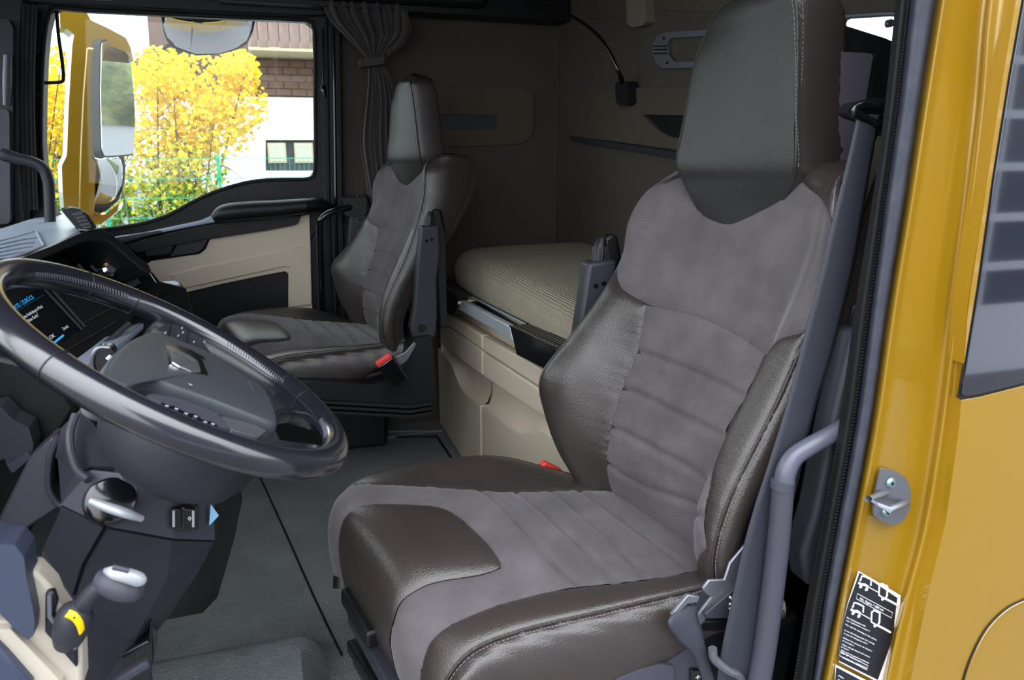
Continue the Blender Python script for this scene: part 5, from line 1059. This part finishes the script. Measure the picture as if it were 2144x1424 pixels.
# trees: trunk stems fanning out, small leaves (yellow above, green below)
LM = [mat('leaf_yellow', (224, 198, 36), .6), mat('leaf_amber', (228, 168, 44), .6), mat('leaf_lime', (196, 190, 50), .6), mat('leaf_green', (104, 138, 44), .6)]
for m in LM:
    b = m.node_tree.nodes['Principled BSDF']; n = m.node_tree.nodes; L = m.node_tree.links
    tr = n.new('ShaderNodeBsdfTranslucent'); tr.inputs[0].default_value = b.inputs['Base Color'].default_value; mx = n.new('ShaderNodeMixShader'); mx.inputs[0].default_value = .35
    L.new(b.outputs[0], mx.inputs[1]); L.new(tr.outputs[0], mx.inputs[2]); L.new(mx.outputs[0], n['Material Output'].inputs[0])
M_bark = mat('grey_bark', (92, 80, 66), .9)
def tree(label, base, blobs, nleaf, zlo, zhi, size=.06):
    t = thing('tree', label, 'tree', base, group='trees beyond the fence'); B = Vector(base); tw = []
    for k in range(16):
        c, r = blobs[k % len(blobs)]; tip = Vector(c)+Vector([rng.uniform(-.8, .8)*r[i] for i in range(3)]); mid = B*.45+tip*.55+Vector((rng.uniform(-.15, .15), rng.uniform(-.15, .15), .15))
        s0 = B+Vector((rng.uniform(-.12, .12), rng.uniform(-.1, .1), -.02)); tw.append(tube('', [s0, s0*.7+mid*.3+Vector((0, 0, .15)), mid, tip], [.03, .024, .015, .005], None, raw=True, seg=5, smooth_n=3))
        for q in range(5):
            t2_ = mid+(tip-mid)*rng.random(); e = t2_+Vector([rng.uniform(-.5, .5) for _ in range(3)]); tw.append(tube('', [t2_, (t2_+e)/2+Vector((0, 0, .05)), e], [.008, .006, .003], None, raw=True, seg=4, smooth_n=2))
    v_, f_ = merge(tw); obj('stems', v_, f_, M_bark, t)
    vs, fs, mi = [], [], []
    for k in range(nleaf):
        c, r = blobs[rng.randrange(len(blobs))]; d = Vector([rng.gauss(0, 1) for _ in range(3)]).normalized()*(rng.random()**.33)
        p = Vector(c)+Vector([d[i]*r[i] for i in range(3)]); n = Vector((rng.gauss(0, 1), rng.gauss(-.8, 1), rng.gauss(.6, .8))).normalized(); a_ = n.orthogonal().normalized()
        a_ = Matrix.Rotation(rng.random()*6.28, 3, n) @ a_; b_ = n.cross(a_); s = size*rng.uniform(.6, 1.25); i0 = len(vs)
        vs += [p-a_*s*.5, p-a_*s*.12+b_*s*.42+n*s*.08, p+a_*s*.32+b_*s*.24+n*s*.05, p+a_*s*.6-n*s*.1, p+a_*s*.32-b_*s*.24+n*s*.05, p-a_*s*.12-b_*s*.42+n*s*.08]
        fs += [(i0, i0+1, i0+2, i0+3), (i0, i0+3, i0+4, i0+5)]; h = (p.z-zlo)/(zhi-zlo)+rng.gauss(0, .16)
        q = 3 if h < .12 else (2 if h < .34 else (1 if rng.random() < .16 else 0)); mi += [q, q]
    me = bpy.data.meshes.new('foliage'); me.from_pydata([tuple(Vector(v)-B) for v in vs], [], fs)
    for m in LM: me.materials.append(m)
    me.polygons.foreach_set('material_index', mi); o = bpy.data.objects.new('foliage', me); COL.objects.link(o); o.parent = t; o['kind'] = 'stuff'
YT = 10.4
def bl(u, v, ru, rv, y=YT): p = at(u, v, 'y', y); return (p, (ru*y/1600, .7, rv*y/1600))
tree('broad tree with yellow and green leaves left of the white house wall', (at(330, 440, 'y', YT).x, YT, -1.35),
     [bl(400, 190, 110, 75), bl(480, 215, 75, 65), bl(350, 250, 100, 80), bl(440, 270, 80, 60), bl(330, 330, 90, 80), bl(400, 350, 70, 75), bl(310, 420, 90, 70), bl(370, 430, 60, 60), bl(340, 160, 60, 50), bl(500, 150, 40, 40)], 7600, at(0, 470, 'y', YT).z, at(0, 130, 'y', YT).z)
tree('yellow leaved tree at the front edge of the passenger window, behind the yellow mirror arm', (at(60, 440, 'y', YT+.6).x, YT+.6, -1.35),
     [bl(110, 180, 60, 70), bl(60, 250, 90, 90), bl(130, 280, 55, 90), bl(110, 400, 80, 80), bl(30, 350, 90, 90), bl(200, 420, 60, 60)], 5200, at(0, 470, 'y', YT).z, at(0, 130, 'y', YT).z)
# what the mirrors see: verge, hedge, shed, far wood
M_wood = mat('far_wood_leaves', (74, 84, 58), .95, bump='noise', scale=2, strength=1, dist=.3, rgb2=(110, 112, 70), var_scale=1.2)
def lump(name, c, r, m, label, cat, seed):
    rr = random.Random(seed); bm = bmesh.new(); bmesh.ops.create_icosphere(bm, subdivisions=4, radius=1)
    for v in bm.verts:
        n = v.co.copy(); s = 1+.12*math.sin(n.x*9+seed)+.1*math.sin(n.y*11+n.z*7)+rr.uniform(-.06, .06); v.co = Vector((n.x*r[0]*s, n.y*r[1]*s, n.z*r[2]*s))
    me = bpy.data.meshes.new(name); bm.to_mesh(me); bm.free(); me.materials.append(m); o = bpy.data.objects.new(name, me); COL.objects.link(o); o.location = c
    o['label'] = label; o['category'] = cat; me.shade_smooth(); return o
lump('tree_clump', (95, 36, -1), (16, 12, 9), M_wood, 'dark wooded rise seen in the tall door mirror', 'trees', 2)
gb = thing('shed', 'pale building with low gable roof seen small in the tall door mirror', 'building', (62, 20, -1.35))
box('wall', (62, 20, .3), (5, 4, 3.3), mat('pale_blue_wall', (196, 208, 222), .8), gb, bevel=0)
obj('roof', [(59.3, 17.8, 1.95), (64.7, 17.8, 1.95), (64.7, 22.2, 1.95), (59.3, 22.2, 1.95), (59.3, 20, 3.4), (64.7, 20, 3.4)], [(0, 1, 5, 4), (3, 4, 5, 2), (0, 4, 3), (1, 2, 5)], M_shing, gb, smooth=False)
kerb = box('kerb', (20, 7.2, -1.28), (60, .25, .14), mat('kerb_stone', (120, 118, 110), .9), None, bevel=.02, kind='structure')
hg = box('hedge', (24, 8.4, -.75), (34, .8, 1.2), mat('hedge_leaves', (70, 78, 50), .95, bump='noise', scale=12, strength=1, dist=.1, rgb2=(98, 104, 60), var_scale=8), None, bevel=.15, seg=3)
hg['label'] = 'long clipped hedge along the road seen in the tall door mirror'; hg['category'] = 'hedge'
# glazed sectional door across the yard, mirrored in the quarter glass
gd = thing('sectional_door', 'white framed sectional workshop door mirrored in the dark side glass', 'garage door', (3, -4.8, -1.35))
M_gd = mat('pale_door_frame', (196, 200, 212), .5); M_gp = mat('dark_door_pane', (58, 62, 74), .2)
box('door_leaf', (4.5, -4.9, 1.5), (9, .06, 5.6), M_gp, gd, bevel=0)
for i in range(11): box('rail', (4.5, -4.85, -1.2+i*.55), (9, .06, .09), M_gd, gd, bevel=.004)
for i in range(9): box('stile', (.3+i*1.05, -4.84, 1.5), (.05, .05, 5.6), M_gd, gd, bevel=.004)
box('bottom_panel', (4.5, -4.84, -.95), (9, .06, .8), M_gd, gd, bevel=0)
# truck mirror assembly outside the passenger door
ma = thing('door_mirror', 'tall gold painted door mirror unit outside the passenger window', 'mirror', tuple(at(180, 440, 'y', 3.9)))
YM = 3.95
hous = [(124, 14), (150, 6), (178, 18), (190, 42), (225, 58), (264, 79), (274, 100), (280, 130), (262, 108), (215, 92), (209, 100), (207, 200), (204, 300), (198, 380), (193, 462), (134, 440), (131, 400), (129, 347), (140, 325), (143, 231), (151, 96), (155, 72), (140, 60), (126, 58)]
plate('mirror_housing', rnd(Y(hous, YM), .12, 2), (-.05, .16, 0), M_yellow, ma, bevel=.012)
plate('housing_facet', Y([(180, 98), (210, 100), (206, 300), (195, 455), (164, 448), (166, 330), (172, 200)], YM-.025), (0, .03, 0), M_yellow, ma, bevel=.008)
plate('housing_foot', rnd(Y([(190, 440), (215, 452), (250, 425), (246, 442), (211, 470), (192, 468)], YM), .15, 2), (0, .12, 0), M_yellow, ma, bevel=.008)
MC = at(245, 210, 'y', YM+.02); MN = Vector((.86, -.51, -.04)).normalized()
mg = [(213, 88), (232, 85), (257, 92), (268, 103), (274, 130), (283, 230), (281, 322), (250, 325), (219, 327), (214, 314), (211, 200)]
plate('mirror_back', rnd([atp(245+(u-245)*1.05-2, 208+(v-208)*1.03, MC-MN*.006, MN) for u, v in mg], .2, 3), -MN*.04, M_black, ma, bevel=.008)
plate('mirror_glass', rnd([atp(u, v, MC, MN) for u, v in mg], .2, 3), -MN*.004, M_mirror, ma, bevel=0, smooth=False)
def convex(name, px, P0, N0, R, m, parent, up):
    """convex mirror face cut to an outline"""
    N0 = N0.normalized(); q = [atp(u, v, P0, N0) for u, v in px]; a_ = N0.cross(up).normalized(); b_ = a_.cross(N0)
    f2 = [Vector(((p-P0).dot(a_), (p-P0).dot(b_))) for p in q]; n = len(f2)
    lo = [min(p[i] for p in f2) for i in (0, 1)]; hi = [max(p[i] for p in f2) for i in (0, 1)]; G = []
    for i in range(26):
        for j in range(26):
            p = Vector((lo[0]+(hi[0]-lo[0])*(i+.5)/26, lo[1]+(hi[1]-lo[1])*(j+.5)/26)); c = False
            for k in range(n):
                s, t = f2[k], f2[k-1]
                if (s.y > p.y) != (t.y > p.y) and p.x < (t.x-s.x)*(p.y-s.y)/(t.y-s.y)+s.x: c = not c
            if c: G.append(p)
    r = delaunay_2d_cdt(f2+G, [(i, (i+1) % n) for i in range(n)], [], 1, 1e-6); cen = sum(f2, Vector((0, 0)))/n
    vs = [P0+a_*p.x+b_*p.y-N0*((p-cen).length_squared/(2*R)) for p in r[0]]; return obj(name, vs, [tuple(f) for f in r[2]], m, parent, split=180)
W0 = at(232, 390, 'y', YM+.02); WN = Vector((.80, -.55, -.30))
wg = [(206, 333), (232, 330), (259, 328), (262, 350), (260, 385), (248, 419), (225, 440), (198, 452), (206, 410), (212, 370), (210, 345)]
plate('wide_mirror_back', [atp(230+(u-230)*1.07, 390+(v-390)*1.03, W0-WN.normalized()*.02, WN) for u, v in wg], -WN*.04, M_black, ma, bevel=.006)
convex('wide_mirror_glass', wg, W0, WN, .35, M_mirror, ma, Vector((0, 0, 1)))
km = thing('kerb_mirror', 'rounded kerb mirror hanging above the passenger window', 'mirror', tuple(at(435, 30, 'y', 3.75)))
kg = [(339, 31), (390, 33), (460, 36), (520, 38), (535, 37), (528, 70), (518, 92), (495, 106), (462, 115), (413, 118), (370, 106), (352, 88), (345, 70)]
K0 = at(437, 75, 'y', 3.75); KN = Vector((.10, -.70, -.71))
plate('mirror_shell', [atp(437+(u-437)*1.03, 75+(v-75)*1.03, K0-KN.normalized()*.03, KN) for u, v in kg], -KN*.06, M_black, km, bevel=.012)
convex('mirror_glass', kg, K0, KN, .55, M_mirror, km, Vector((0, 0, 1)))
tube('mirror_stay', [at(416, 30, 'y', 3.72), at(416, -40, 'y', 3.66), at(416, -70, 'y', 3.45)], .02, M_black, km, seg=10)
plate('mirror_arm', Y([(398, 25), (432, 26), (432, 44), (420, 47), (403, 45), (398, 38)], 3.68), (0, .1, 0), M_black, km, bevel=.006)
